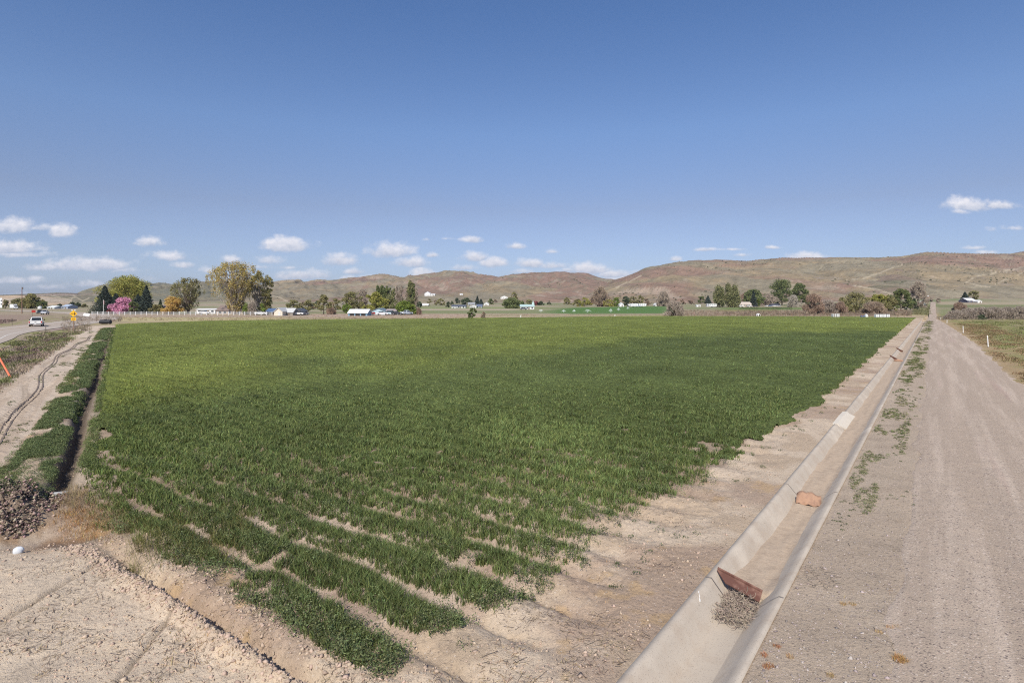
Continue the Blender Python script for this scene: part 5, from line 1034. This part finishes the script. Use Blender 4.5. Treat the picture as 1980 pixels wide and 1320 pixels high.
for (x, y, lab) in ((53, 594.5, 'tiny white silo cap left of the green tree'), (77, 595, 'tiny white round tank beside the white farm shed')):
    X, Y, Z = at(x, y + 2); mb = MB(); mb.tube([(0, 0, 0), (0, 0, 1.6), (0, 0, 2.0)], [1.3, 1.3, .3], 12); o = mb.build('storage_tank', m_whitev, None); o.location = (X, Y, Z); tag(o, lab, 'storage tank')
for (x0, x1, yt_, yb_, lab) in ((99, 114, 567.2, 568.4, 'long white greenhouse low on the far left ridge'), (115, 127, 568.2, 569.6, 'tan warehouse low on the far left ridge')):
    Yd = 2250.; k2 = sc_at(Yd); X = ((x0 + x1) / 2 - CX) / F * Yd; o = MB().box((0, 0, 0), ((x1 - x0) * k2, 20, 6)).box((0, 0, 3.5), ((x1 - x0) * k2, 14, 2), taper=.8).build('warehouse', paint(WH if 'white' in lab else TN, 'wall')); o.location = (X, Yd, CH + (HY - 569.5) / F * Yd); tag(o, lab, 'warehouse')
# pale dome near the road
X, Y, Z = at(1783, 590); bm = bmesh.new(); bmesh.ops.create_uvsphere(bm, u_segments=20, v_segments=12, radius=1)
for v in bm.verts: v.co.z = max(v.co.z, -.05)
for f_ in bm.faces: f_.smooth = True
me = bpy.data.meshes.new('dome'); bm.to_mesh(me); bm.free(); me.materials.append(paint((.50, .53, .50), 'dome_skin')); o = link(bpy.data.objects.new('dome_tent', me)); k2 = sc_at(Y); o.location = (X, Y, Z); o.scale = (6.5 * k2, 6 * k2, 9 * k2); tag(o, 'pale grey dome tent at the end of the roadside grove', 'dome')

# ---------------------------------------------------------------- vehicles
def wheelpos(e, L_, W_, r=.38, f=.30, b=-.30, body=None):
    for fx in (f, b):
        for sy in (-1, 1):
            t = MB().tube([(fx * L_, sy * (W_ / 2 - .24), r), (fx * L_, sy * (W_ / 2 + .01), r)], r, 16).build('wheel', m_tyre, e, smooth=False)
            MB().tube([(fx * L_, sy * (W_ / 2 - .2), r), (fx * L_, sy * (W_ / 2 + .02), r)], r * .58, 10).build('rim', m_chrome, t)
def vehicle(kind, px, yb, heading, paintcol, label, cat, detail=True, name=None, depthY=None, scale=1.0, group=None):
    """built along +x (front), centred, wheels on z=0"""
    if depthY: Y = depthY; X = (px - CX) / F * Y; Z = gz(X, Y)
    else: X, Y, Z = at(px, yb)
    e = empty(name or kind, (X, Y, Z + .05), heading, label, cat, group); e.scale = (scale,) * 3
    bm_ = paint(paintcol, 'car_paint', .3)
    if kind == 'pickup_truck':
        L_, W_ = 5.9, 2.03
        low = [(-2.95, .55), (-2.95, 1.15), (-2.93, 1.24), (-.75, 1.24), (-.75, 1.22), (1.1, 1.20), (2.2, 1.16), (2.75, 1.08), (2.92, .9), (2.95, .5), (2.3, .42), (-2.3, .45)]
        MB().prism(low, -W_ / 2, W_ / 2, [0, 0, .04, .04, .0, 0, .06, .12, .14, .1, 0, 0]).build('body', bm_, e, bevel=.03)
        cab = [(-.8, 1.2), (-.62, 1.86), (.35, 1.92), (.55, 1.9), (1.25, 1.2)]; MB().prism(cab, -W_ / 2 + .06, W_ / 2 - .06, [0, .16, .17, .17, 0]).build('cab', bm_, e, bevel=.03)
        MB().add([(-.80, -.74, 1.33), (-.80, .74, 1.33), (-.66, .68, 1.80), (-.66, -.68, 1.80)], [(0, 1, 2, 3)]).build('rear_window', m_glass, e)
        MB().add([(1.20, -.80, 1.27), (1.20, .80, 1.27), (.62, .70, 1.84), (.62, -.70, 1.84)], [(0, 3, 2, 1)]).build('windshield', m_glass, e)
        for sy in (-1, 1):
            MB().add([(-.62, sy * .965, 1.28), (1.0, sy * .965, 1.28), (.42, sy * .83, 1.80), (-.5, sy * .83, 1.78)], [(0, 1, 2, 3)]).build('side_window', m_glass, e)
            MB().box((-2.96, sy * .90, 1.0), (.06, .16, .36)).build('tail_light', m_red, e); MB().box((.75, sy * 1.13, 1.38), (.14, .2, .22)).build('mirror', m_black, e)
            MB().box((2.93, sy * .78, .88), (.06, .34, .2)).build('headlight', m_plate, e)
        MB().box((-1.85, 0, 1.26), (2.0, 1.6, .05)).build('truck_bed', m_black, e)
        MB().box((-3.02, 0, .62), (.2, 1.9, .2)).build('rear_bumper', m_chrome, e, bevel=.02); MB().box((-3.13, 0, .62), (.02, .32, .15)).build('number_plate', m_plate, e); MB().box((-2.965, 0, 1.02), (.03, .26, .10)).build('badge', m_chrome, e)
        MB().box((2.98, 0, .58), (.2, 1.95, .22)).build('front_bumper', m_chrome, e, bevel=.02)
        wheelpos(e, L_, W_, .40, .315, -.315)
    elif kind in ('suv', 'car'):
        L_, W_ = 4.8, 1.9; t_ = 1.75 if kind == 'suv' else 1.45
        MB().prism([(-2.4, .4), (-2.42, .95), (-2.3, 1.05), (1.0, 1.05), (2.2, .92), (2.4, .75), (2.4, .38)], -W_ / 2, W_ / 2, [0, 0, .05, .05, .1, .12, .1]).build('body', bm_, e, bevel=.04)
        bk = -2.2 if kind == 'suv' else -1.6; MB().prism([(bk, 1.03), (bk + .3, t_), (.2, t_), (1.05, 1.03)], -W_ / 2 + .08, W_ / 2 - .08, [0, .15, .15, 0]).build('cabin', m_glass, e)
        MB().box(((bk + .5) / 2, 0, t_ + .01), (abs(bk) * .9, 1.45, .06)).build('roof', bm_, e, bevel=.02)
        for sy in (-1, 1): MB().box((2.38, sy * .68, .72), (.08, .36, .16)).build('headlight', m_plate, e); MB().box((-2.41, sy * .75, .85), (.06, .2, .25)).build('tail_light', m_red, e)
        MB().box((2.42, 0, .5), (.05, 1.2, .25)).build('grille', m_black, e); wheelpos(e, L_, W_, .35)
    elif kind == 'box_truck':
        MB().box((-.9, 0, 2.15), (5.2, 2.4, 2.7)).build('cargo_box', m_whitev, e, bevel=.03); MB().prism([(1.8, .5), (1.8, 2.5), (2.6, 2.5), (3.0, 1.5), (3.7, 1.3), (3.75, .5)], -1.05, 1.05).build('cab', bm_, e, bevel=.04)
        MB().add([(2.66, -.9, 2.4), (2.66, .9, 2.4), (3.03, .95, 1.6), (3.03, -.95, 1.6)], [(0, 1, 2, 3)]).build('windshield', m_glass, e); wheelpos(e, 6.4, 2.2, .48, .42, -.32)
    elif kind == 'rv':
        MB().prism([(-3.4, .6), (-3.5, 2.9), (2.8, 3.0), (3.5, 2.6), (3.4, 1.4), (2.8, .6)], -1.2, 1.2).build('body', bm_, e, bevel=.05); wheelpos(e, 4, 2.3, .36, -.05, -.25)
        for xw in (-2.2, -.4, 1.5):
            for sy in (-1, 1): MB().box((xw, sy * 1.205, 2.0), (.9, .03, .5)).build('window', m_glass, e)
    return e
hd = math.atan2(D2[1], D2[0])
vehicle('pickup_truck', 71, 632, hd + .02, (.72, .72, .70), 'white pickup truck driving away on the curving highway', 'pickup truck')
vehicle('suv', 77, 605.4, hd + math.pi - .05, (.04, .06, .07), 'dark green oncoming car at the far bend of the highway', 'car', depthY=262)
vehicle('pickup_truck', 87, 606.5, hd + math.pi - .1, (.5, .52, .56), 'silver oncoming pickup at the far bend beside the dark car', 'pickup truck', depthY=248)
vehicle('box_truck', 27, 597.5, -.5, (.72, .72, .72), 'white box truck far away at the left of the utility pole', 'box truck')
for (k2, x, y, hdg, c_, lab) in (
    ('car', 714, 609.0, .3, (.35, .04, .04), 'small red car parked between the light blue shed and blue house'), ('car', 739, 609.3, .2, (.7, .7, .72), 'white car parked before the light blue house'), ('suv', 758, 608.8, -.2, (.55, .68, .75), 'pale blue van beside the low grey roofed house'),
    ('car', 768, 609.0, .1, (.05, .05, .06), 'dark car left of the round green tree'), ('pickup_truck', 786, 608.8, 1.0, (.65, .72, .78), 'white pickup parked under the round green tree'), ('car', 575, 609.4, .2, (.75, .75, .75), 'white car in front of the dark carport'),
    ('car', 586, 609.2, .2, (.08, .08, .1), 'dark car right of the dark carport'), ('car', 505, 608.8, .1, (.7, .7, .7), 'small white car under the darker cottonwood'),
    ('rv', 1226, 593.2, .05, (.75, .75, .77), 'white camper, first in front of the long low barn'), ('car', 1234, 593.2, .1, (.45, .5, .6), 'blue grey car in front of the long low barn'), ('rv', 1242, 593.0, .1, (.75, .75, .75), 'white camper at the right end of the long low barn'),
    ('car', 1432, 593.6, .1, (.75, .75, .75), 'white car at the left of the long tan house'), ('suv', 1449, 593.6, .1, (.7, .7, .7), 'white suv at the right end of the long tan house'), ('car', 1461, 593.4, .1, (.05, .05, .06), 'dark car by the dark spruce'),
    ('car', 1484, 592.8, .2, (.7, .7, .72), 'white car, first in the row under the large green tree'), ('suv', 1491, 592.8, .2, (.25, .3, .4), 'blue suv, second in the row under the large green tree'), ('car', 1498, 592.8, .2, (.72, .72, .72), 'white car, third in the row under the large green tree'),
    ('suv', 1505, 592.6, .2, (.45, .45, .5), 'grey suv, fourth in the row under the large green tree'), ('rv', 1378, 594.0, .1, (.74, .74, .74), 'white camper in front of the white mobile home by the poplars'), ('car', 880, 596.0, .1, (.7, .7, .7), 'white car before the long dark roofed farm building'),
    ('car', 914, 596.0, .1, (.7, .7, .7), 'white car before the white garage'), ('car', 1012, 598.8, .1, (.06, .06, .07), 'dark car in front of the long white hall'), ('car', 395, 607.2, .1, (.72, .72, .72), 'white car in front of the long white mobile home')):
    vehicle(k2, x, y, hdg, c_, lab, {'car': 'car', 'suv': 'car', 'rv': 'camper', 'pickup_truck': 'pickup truck'}[k2], name={'rv': 'camper'}.get(k2, k2))

# ---------------------------------------------------------------- poles, signs, posts
X, Y, Z = at(42.5, 606.3); k_ = sc_at(Y); hp = 51 * k_
e = empty('utility_pole', (X, Y, Z), .2, 'tall brown wooden utility pole beside the highway on the left', 'utility pole')
MB().tube([(0, 0, -.3), (0, 0, hp)], [.20, .14], 8).build('pole', simple('creosote_wood', (.20, .11, .08), .9), e); MB().tube([(.28, 0, hp - .9), (.28, 0, hp - .1)], .22, 8).build('transformer', m_post, e)
MB().tube([(0, 0, hp - .2), (.5, 0, hp + .2)], .05, 5).build('insulator', m_post, e); MB().tube([(.17, 0, .2), (.17, 0, hp * .45)], .06, 5).build('conduit', m_post, e)
X, Y, Z = at(1794, 590.5); k_ = sc_at(Y)
e = empty('utility_pole', (X, Y, Z), 0, 'dark pole standing beside the far end of the gravel road', 'utility pole'); MB().tube([(0, 0, -.3), (0, 0, 18 * k_)], [.22, .18], 8).build('pole', m_wood, e); MB().box((0, 0, 18 * k_), (.9, .4, .5)).build('cap', m_whitev, e)
for (x, yb_, yt_, lab) in ((1414, 594, 566, 'thin grey power pole between the poplars'), (644, 606, 583, 'thin white power pole behind the rusty shrub')):
    X, Y, Z = at(x, yb_); k_ = sc_at(Y); e = empty('power_pole', (X, Y, Z), 0, lab, 'power pole'); MB().tube([(0, 0, -.3), (0, 0, (yb_ - yt_) * k_)], [.2, .15], 6).build('pole', m_wood, e); MB().box((0, 0, (yb_ - yt_) * k_ - 1), (2, .15, .15)).build('crossarm', m_wood, e)
# yellow crossroad warning sign
X, Y, Z = at(142.5, 641.5); k_ = sc_at(Y); e = empty('warning_sign', (X, Y, Z), math.atan2(X, Y) * -1 * .5, 'yellow diamond crossroad warning sign with a yellow plaque on a wooden post', 'road sign')
MB().box((0, 0, 18 * k_ / 2 + .1), (.12, .12, 18 * k_ + 2.0)).build('post', m_wood, e)
zc = 16.2 * 0; zc = (641.5 - 605.5) / F * Y; r_ = 6.6 * k_
dm = MB().add([(0, -.10, zc - r_), (r_, -.10, zc), (0, -.10, zc + r_), (-r_, -.10, zc), (0, -.07, zc - r_), (r_, -.07, zc), (0, -.07, zc + r_), (-r_, -.07, zc)], [(0, 1, 2, 3), (7, 6, 5, 4), (0, 4, 5, 1), (1, 5, 6, 2), (2, 6, 7, 3), (3, 7, 4, 0)]).build('diamond_panel', m_yellow, e)
MB().box((r_ * .30, -.108, zc), (r_ * .16, .01, r_ * .95)).box((r_ * .30, -.112, zc), (r_ * .62, .008, r_ * .18)).box((-r_ * .42, -.112, zc), (r_ * .55, .008, r_ * .16)).build('crossroad_symbol', m_sblack, dm)
zp = (641.5 - 616.0) / F * Y; pl = MB().box((0, -.085, zp), (8.4 * k_, .03, 6.2 * k_)).build('plaque', m_yellow, e, bevel=.01); MB().box((0, -.104, zp + .07), (5.6 * k_, .006, .06)).box((0, -.104, zp - .07), (4.6 * k_, .006, .06)).build('lettering', m_sblack, pl)
MB().box((-.2, -.085, zc + r_ + .0), (.22, .03, .14)).box((.2, -.085, zc + r_), (.22, .03, .14)).build('reflector', m_whitev, e)
# back of a red sign
X, Y, Z = at(63, 614.8); k_ = sc_at(Y); e = empty('red_sign', (X, Y, Z), .6, 'small red sign on a thin post beside the highway bend', 'road sign'); MB().tube([(0, 0, 0), (0, 0, 15.5 * k_)], .04, 6).build('post', m_post, e); MB().box((1.5 * k_, -.06, 13 * k_), (6 * k_, .03, 4.6 * k_)).build('panel', m_redsign, e)
# white sign with black discs at the left edge
X, Y, Z = at(1.5, 600.5); k_ = sc_at(Y); e = empty('white_sign', (X, Y, Z), .3, 'white board with two black discs cut by the left edge', 'sign'); 
MB().tube([(-.9, 0, 0), (-.9, 0, 24 * k_)], .07, 6).build('post', m_wood, e); b_ = MB().box((-.5 * k_, -.1, 15 * k_), (5.5 * k_, .06, 19 * k_)).build('board', m_whitev, e)
for dz in (19.5, 12.5): MB().tube([(1.0 * k_, -.14, dz * k_), (1.0 * k_, -.18, dz * k_)], 1.2 * k_, 14).build('disc', m_sblack, b_)
# thin delineator posts
for (x, yb_, yt_, mt, lab) in ((88.5, 641.5, 627, m_post, 'thin brown post on the near highway shoulder right of the pickup'), (23.5, 629.5, 615, m_post, 'thin brown post on the far side of the highway'), (102, 604, 599.5, m_post, 'short brown post at the highway bend'), (187, 622.5, 608, m_post, 'thin post by the black tank')):
    X, Y, Z = at(x, yb_); k_ = sc_at(Y); e = empty('marker_post', (X, Y, Z), 0, lab, 'marker post', 'thin marker posts along the highway'); MB().tube([(0, 0, -.1), (0, 0, (yb_ - yt_) * k_)], .045, 6).build('post', mt, e); MB().box((0, -.05, (yb_ - yt_) * k_ - .12), (.09, .02, .16)).build('reflector', m_post, e)
# orange post leaning at the left edge
X, Y, Z = at(21, 728); o = MB().tube([(0, 0, -.05), (-1.42, .25, 2.02)], .055, 8).build('orange_post', m_orange); o.location = (X, Y, Z); tag(o, 'leaning bright orange plastic pipe marker beside the dirt track', 'marker pipe')
# white posts right of the road
for i, (x, yb_, yt_, ln_) in enumerate(((1911, 671, 648.5, -.1), (1862.5, 644, 630, -.04), (1831, 625.5, 618.5, .03), (1819, 618.6, 613.5, 0))):
    X, Y, Z = at(x, yb_); k_ = sc_at(Y); h_ = (yb_ - yt_) * k_; e = empty('white_post', (X, Y, Z), .2, 'white marker post right of the gravel road, ' + ('nearest and tallest', 'second nearest', 'third nearest', 'farthest')[i], 'marker post', 'white posts right of the road')
    MB().tube([(0, 0, -.1), (ln_ * h_, 0, h_ - .02), (ln_ * h_, 0, h_)], [.05, .05, .035], 8).build('post', m_white, e); MB().tube([(0, 0, -.02), (0, 0, .05)], .09, 8).build('collar', m_post, e)
for (x, yb_, yt_, lab) in ((1007, 614.5, 609, 'short white standpipe at the far field edge, centre'), (1189, 611.8, 608, 'short white standpipe at the far field edge, left of the grey shrub')):
    X, Y, Z = at(x, yb_); k_ = sc_at(Y); o = MB().tube([(0, 0, -.1), (0, 0, (yb_ - yt_) * k_ * .9), (.15, 0, (yb_ - yt_) * k_)], .12, 8).build('standpipe', m_white); o.location = (X, Y, Z); tag(o, lab, 'standpipe')
# white rail fence in front of the farmstead
fx = [178 + i * 10.55 for i in range(34)]; A = [at(x, 609.0 + .0012 * (x - 178)) for x in fx]
e = empty('rail_fence', A[0], 0, 'long white vinyl rail fence in front of the farm trees', 'fence'); O_ = Vector(A[0])
for p in A: v = Vector(p) - O_; MB().box((v.x, v.y, .72), (.16, .16, 1.5)).build('fence_post', m_whitev, e)
for zz_ in (.45, .85, 1.25):
    rb = MB()
    for a, b in zip(A[:-1], A[1:]):
        a = Vector(a) - O_; b = Vector(b) - O_; c_ = (a + b) / 2; d_ = b - a; rb.box((c_.x, c_.y, c_.z + zz_), (d_.length - .17, .05, .085), rz=math.atan2(d_.y, d_.x))
    rb.build('rail', paint((.5, .5, .5), 'weathered_vinyl'), e)
X, Y, Z = at(166.5, 613); k_ = sc_at(Y); o = MB().box((0, 0, 4.5 * k_), (10.5 * k_, .1, 5.2 * k_), rx=-.2).box((-3 * k_, .05, 1 * k_), (.1, .1, 5 * k_)).box((3 * k_, .05, 1 * k_), (.1, .1, 5 * k_)).build('white_board', m_whitev); o.location = (X, Y, Z); o.rotation_euler = (0, R_(9), .2); tag(o, 'tilted blank white board at the left end of the white fence', 'board')
X, Y, Z = at(200, 608.2); k_ = sc_at(Y); e = empty('flagpole', (X, Y, Z), 0, 'white flagpole with a small drooping flag before the dark spruce', 'flagpole'); MB().tube([(0, 0, 0), (0, 0, 29 * k_)], [.09, .06], 8).build('pole', m_white, e)
fl = MB(); v = [(.05 + .10 * i, .12 * math.sin(i * 1.3), (27 - j * 3.2) * k_ - i * .06 * j) for i in range(4) for j in range(3)]; fl.add(v, [(i * 3 + j, i * 3 + 3 + j, i * 3 + 4 + j, i * 3 + 1 + j) for i in range(3) for j in range(2)]); fl.build('flag', paint((.5, .25, .28), 'flag_cloth'), e)
# black tank lying at the corner of the field
X, Y, Z = at(204, 626.5); k_ = sc_at(Y); r_ = 4.2 * k_; e = empty('black_tank', (X, Y, Z), .1, 'black plastic tank lying at the far left corner of the green field', 'tank'); MB().tube([(-10.4 * k_, 0, r_ * 1.05), (-9.2 * k_, 0, r_), (9.2 * k_, 0, r_), (10.4 * k_, 0, r_ * 1.05)], [r_ * .7, r_, r_, r_ * .7], 18).build('shell', m_black, e, smooth=False)
for sx in (-7, 7): MB().box((sx * k_, 0, .12), (.3, r_ * 1.5, .25)).build('cradle', m_post, e)
MB().tube([(0, 0, r_ * 1.9), (0, 0, r_ * 2.15)], .25, 10).build('lid', m_black, e)
# white drums and totes along the far edge near the grove
def tote(x, yb_, lab, name='water_tote'):
    X, Y, Z = at(x, yb_); k_ = sc_at(Y); e = empty(name, (X, Y, Z), 0, lab, 'tote', 'white totes along the far field edge'); MB().box((0, 0, .68), (1.08, 1.0, 1.0)).build('bottle', m_whitev, e, bevel=.06)
    MB().box((0, 0, .08), (1.2, 1.1, .14)).build('pallet', m_wood, e); MB().tube([(0, 0, 1.17), (0, 0, 1.24)], .11, 8).build('lid', m_sblack, e); c_ = MB()
    for xx in (-.55, 0, .55): c_.box((xx, -.53, .68), (.03, .03, 1.1))
    c_.box((0, -.53, .4), (1.15, .025, .03)).box((0, -.53, .9), (1.15, .025, .03)).build('cage', m_post, e)
for i, x in enumerate((1612, 1619)): tote(x, 613.6, ('left', 'right')[i] + ' one of two white totes left of the grove, at field edge')
for i, x in enumerate((1695, 1702, 1709, 1716)): tote(x, 614.4, ('first', 'second', 'third', 'fourth')[i] + ' from the left of four white totes below the grove')
X, Y, Z = at(1466, 611.2); k_ = sc_at(Y); e = empty('calf_hutch', (X, Y, Z), .2, 'small white hutch with dark opening alone at the far field edge', 'hutch'); MB().prism([(-.5, 0), (.5, 0), (.55, .55), (0, 1.05), (-.55, .55)], -.6, .6).build('shell', m_whitev, e, bevel=.03); MB().box((.1, -.62, .35), (.4, .04, .6)).build('doorway', m_sblack, e)
X, Y, Z = at(1668, 613.6); o = MB().tube([(-.7, 0, .3), (.7, 0, .3)], .3, 10).build('blue_barrel', simple('barrel_blue', (.10, .14, .26), .5)); o.location = (X, Y, Z); tag(o, 'blue grey barrel lying at the field edge below the grove', 'barrel')
X, Y, Z = at(1675, 613.6); o = MB().prism([(-.5, 0), (.5, 0), (.3, .9), (0, 1.2), (-.3, .9)], -.4, .4).build('sack', m_whitev, bevel=.05); o.location = (X, Y, Z); tag(o, 'pale upright sack right of the blue grey barrel', 'sack')
# wire fence posts along the far edge of the field
fp = [at(x, 613.4 + (x - 1400) * .0015) for x in np.arange(1330, 1765, 13.5)]
e = empty('wire_fence', fp[0], 0, 'weathered wire fence with wooden posts along the far right field edge', 'fence'); O_ = Vector(fp[0])
for p in fp: v = Vector(p) - O_; MB().tube([(v.x, v.y, -.1), (v.x + random.uniform(-.05, .05), v.y, random.uniform(1.1, 1.5))], .07, 5).build('fence_post', m_wood, e)
for zz_ in (.5, 1.0): MB().tube([tuple(Vector(p) - O_ + Vector((0, 0, zz_))) for p in fp], .015, 3, False).build('wire', m_post, e)
# rows of brush below the far right farm and tall dry grass behind the field
def strip(nn_, x0, x1, y0, y1, colr, H_, w_=.05, sp_=.5, nb=8, name='dry_grass'):
    P_ = [groundpt(rng.uniform(x0, x1), rng.uniform(y0, y1)) for _ in range(nn_)]; P_ = np.array(P_); X, Y = P_[:, 0], P_[:, 1]; n = len(X)
    blades(name, X, Y, base_h(X, Y), rng.uniform(.5, 1.2, n) * H_, np.full(n, w_), np.full(n, sp_), nb, rc(n, colr, .3), .5, m_weed)
strip(900, 1315, 1765, 600, 611, (.27, .20, .145), .9, .10, .7); strip(500, 1400, 1760, 601, 610, (.19, .15, .10), .9, .10, .7); strip(350, 1430, 1530, 595, 598, (.12, .15, .06), .8, .12, .8)
strip(900, 235, 900, 612.5, 620, (.36, .28, .17), .35, .06, .5); strip(700, 600, 1320, 607.5, 612, (.34, .25, .18), .35, .06, .5); strip(260, 150, 235, 612, 622, (.27, .21, .15), .6, .05, .4)
strip(400, 1765, 1800, 591, 609, (.20, .19, .09), .6, .10, .6); strip(500, 1810, 1990, 613, 619, (.27, .22, .16), .5, .05, .4); strip(300, 120, 175, 612, 640, (.25, .20, .14), .5, .04, .3)
# sprinkler spray over the far green field
m_spray = mat('spray_droplets', (.8, .85, .85), .3, alpha=.35)
for i, (x, yb_, yt_, wd) in enumerate(((1046, 604, 599.5, 12), (1090, 604.5, 600.5, 10), (1110, 604.5, 600, 8), (1136, 605, 599.5, 18), (1181, 604.5, 598.5, 8), (1196, 601.5, 596.5, 7), (1214, 598.5, 594, 7))):
    X, Y, Z = at(x, yb_); k_ = sc_at(Y); n = 190; t = rng.uniform(0, 1, n); a = rng.uniform(-1, 1, n); px_ = a * t * wd / 2 * k_; pz = (np.sin(np.pi * np.clip(t * .9, 0, 1)) * (1 - .5 * a * a)) * (yb_ - yt_) * k_ + .3
    c = np.stack([px_, rng.normal(0, .6, n), pz], -1); s_ = .055; q_ = np.array([[-s_, 0, -s_], [s_, 0, -s_], [s_, 0, s_], [-s_, 0, s_]]); e = empty('sprinkler', (X, Y, Z), 0, 'sprinkler throwing white spray over the far green field, ' + ('first', 'second', 'third', 'fourth', 'fifth', 'sixth', 'seventh')[i] + ' from the left', 'sprinkler', 'sprinklers on the far green field')
    npobj('spray', (c[:, None, :] + q_[None]).reshape(-1, 3), np.arange(n * 4).reshape(-1, 4), [m_spray], parent=e); MB().tube([(0, 0, -.1), (0, 0, .6)], .04, 5).build('riser', m_post, e)

# ---------------------------------------------------------------- the air
hz = MB().box((0, 8900, 149), (42000, 18200, 304)).build('haze', mat('tmp', (1, 1, 1))); hz['kind'] = 'stuff'
hm = bpy.data.materials.new('air'); hm.use_nodes = True; hn = hm.node_tree.nodes; hn.clear(); pv = hn.new('ShaderNodeVolumePrincipled'); ho = hn.new('ShaderNodeOutputMaterial')
pv.inputs['Color'].default_value = (.80, .88, 1, 1); pv.inputs['Density'].default_value = .00006; pv.inputs['Anisotropy'].default_value = .2; hm.node_tree.links.new(pv.outputs[0], ho.inputs['Volume']); hz.data.materials.clear(); hz.data.materials.append(hm)
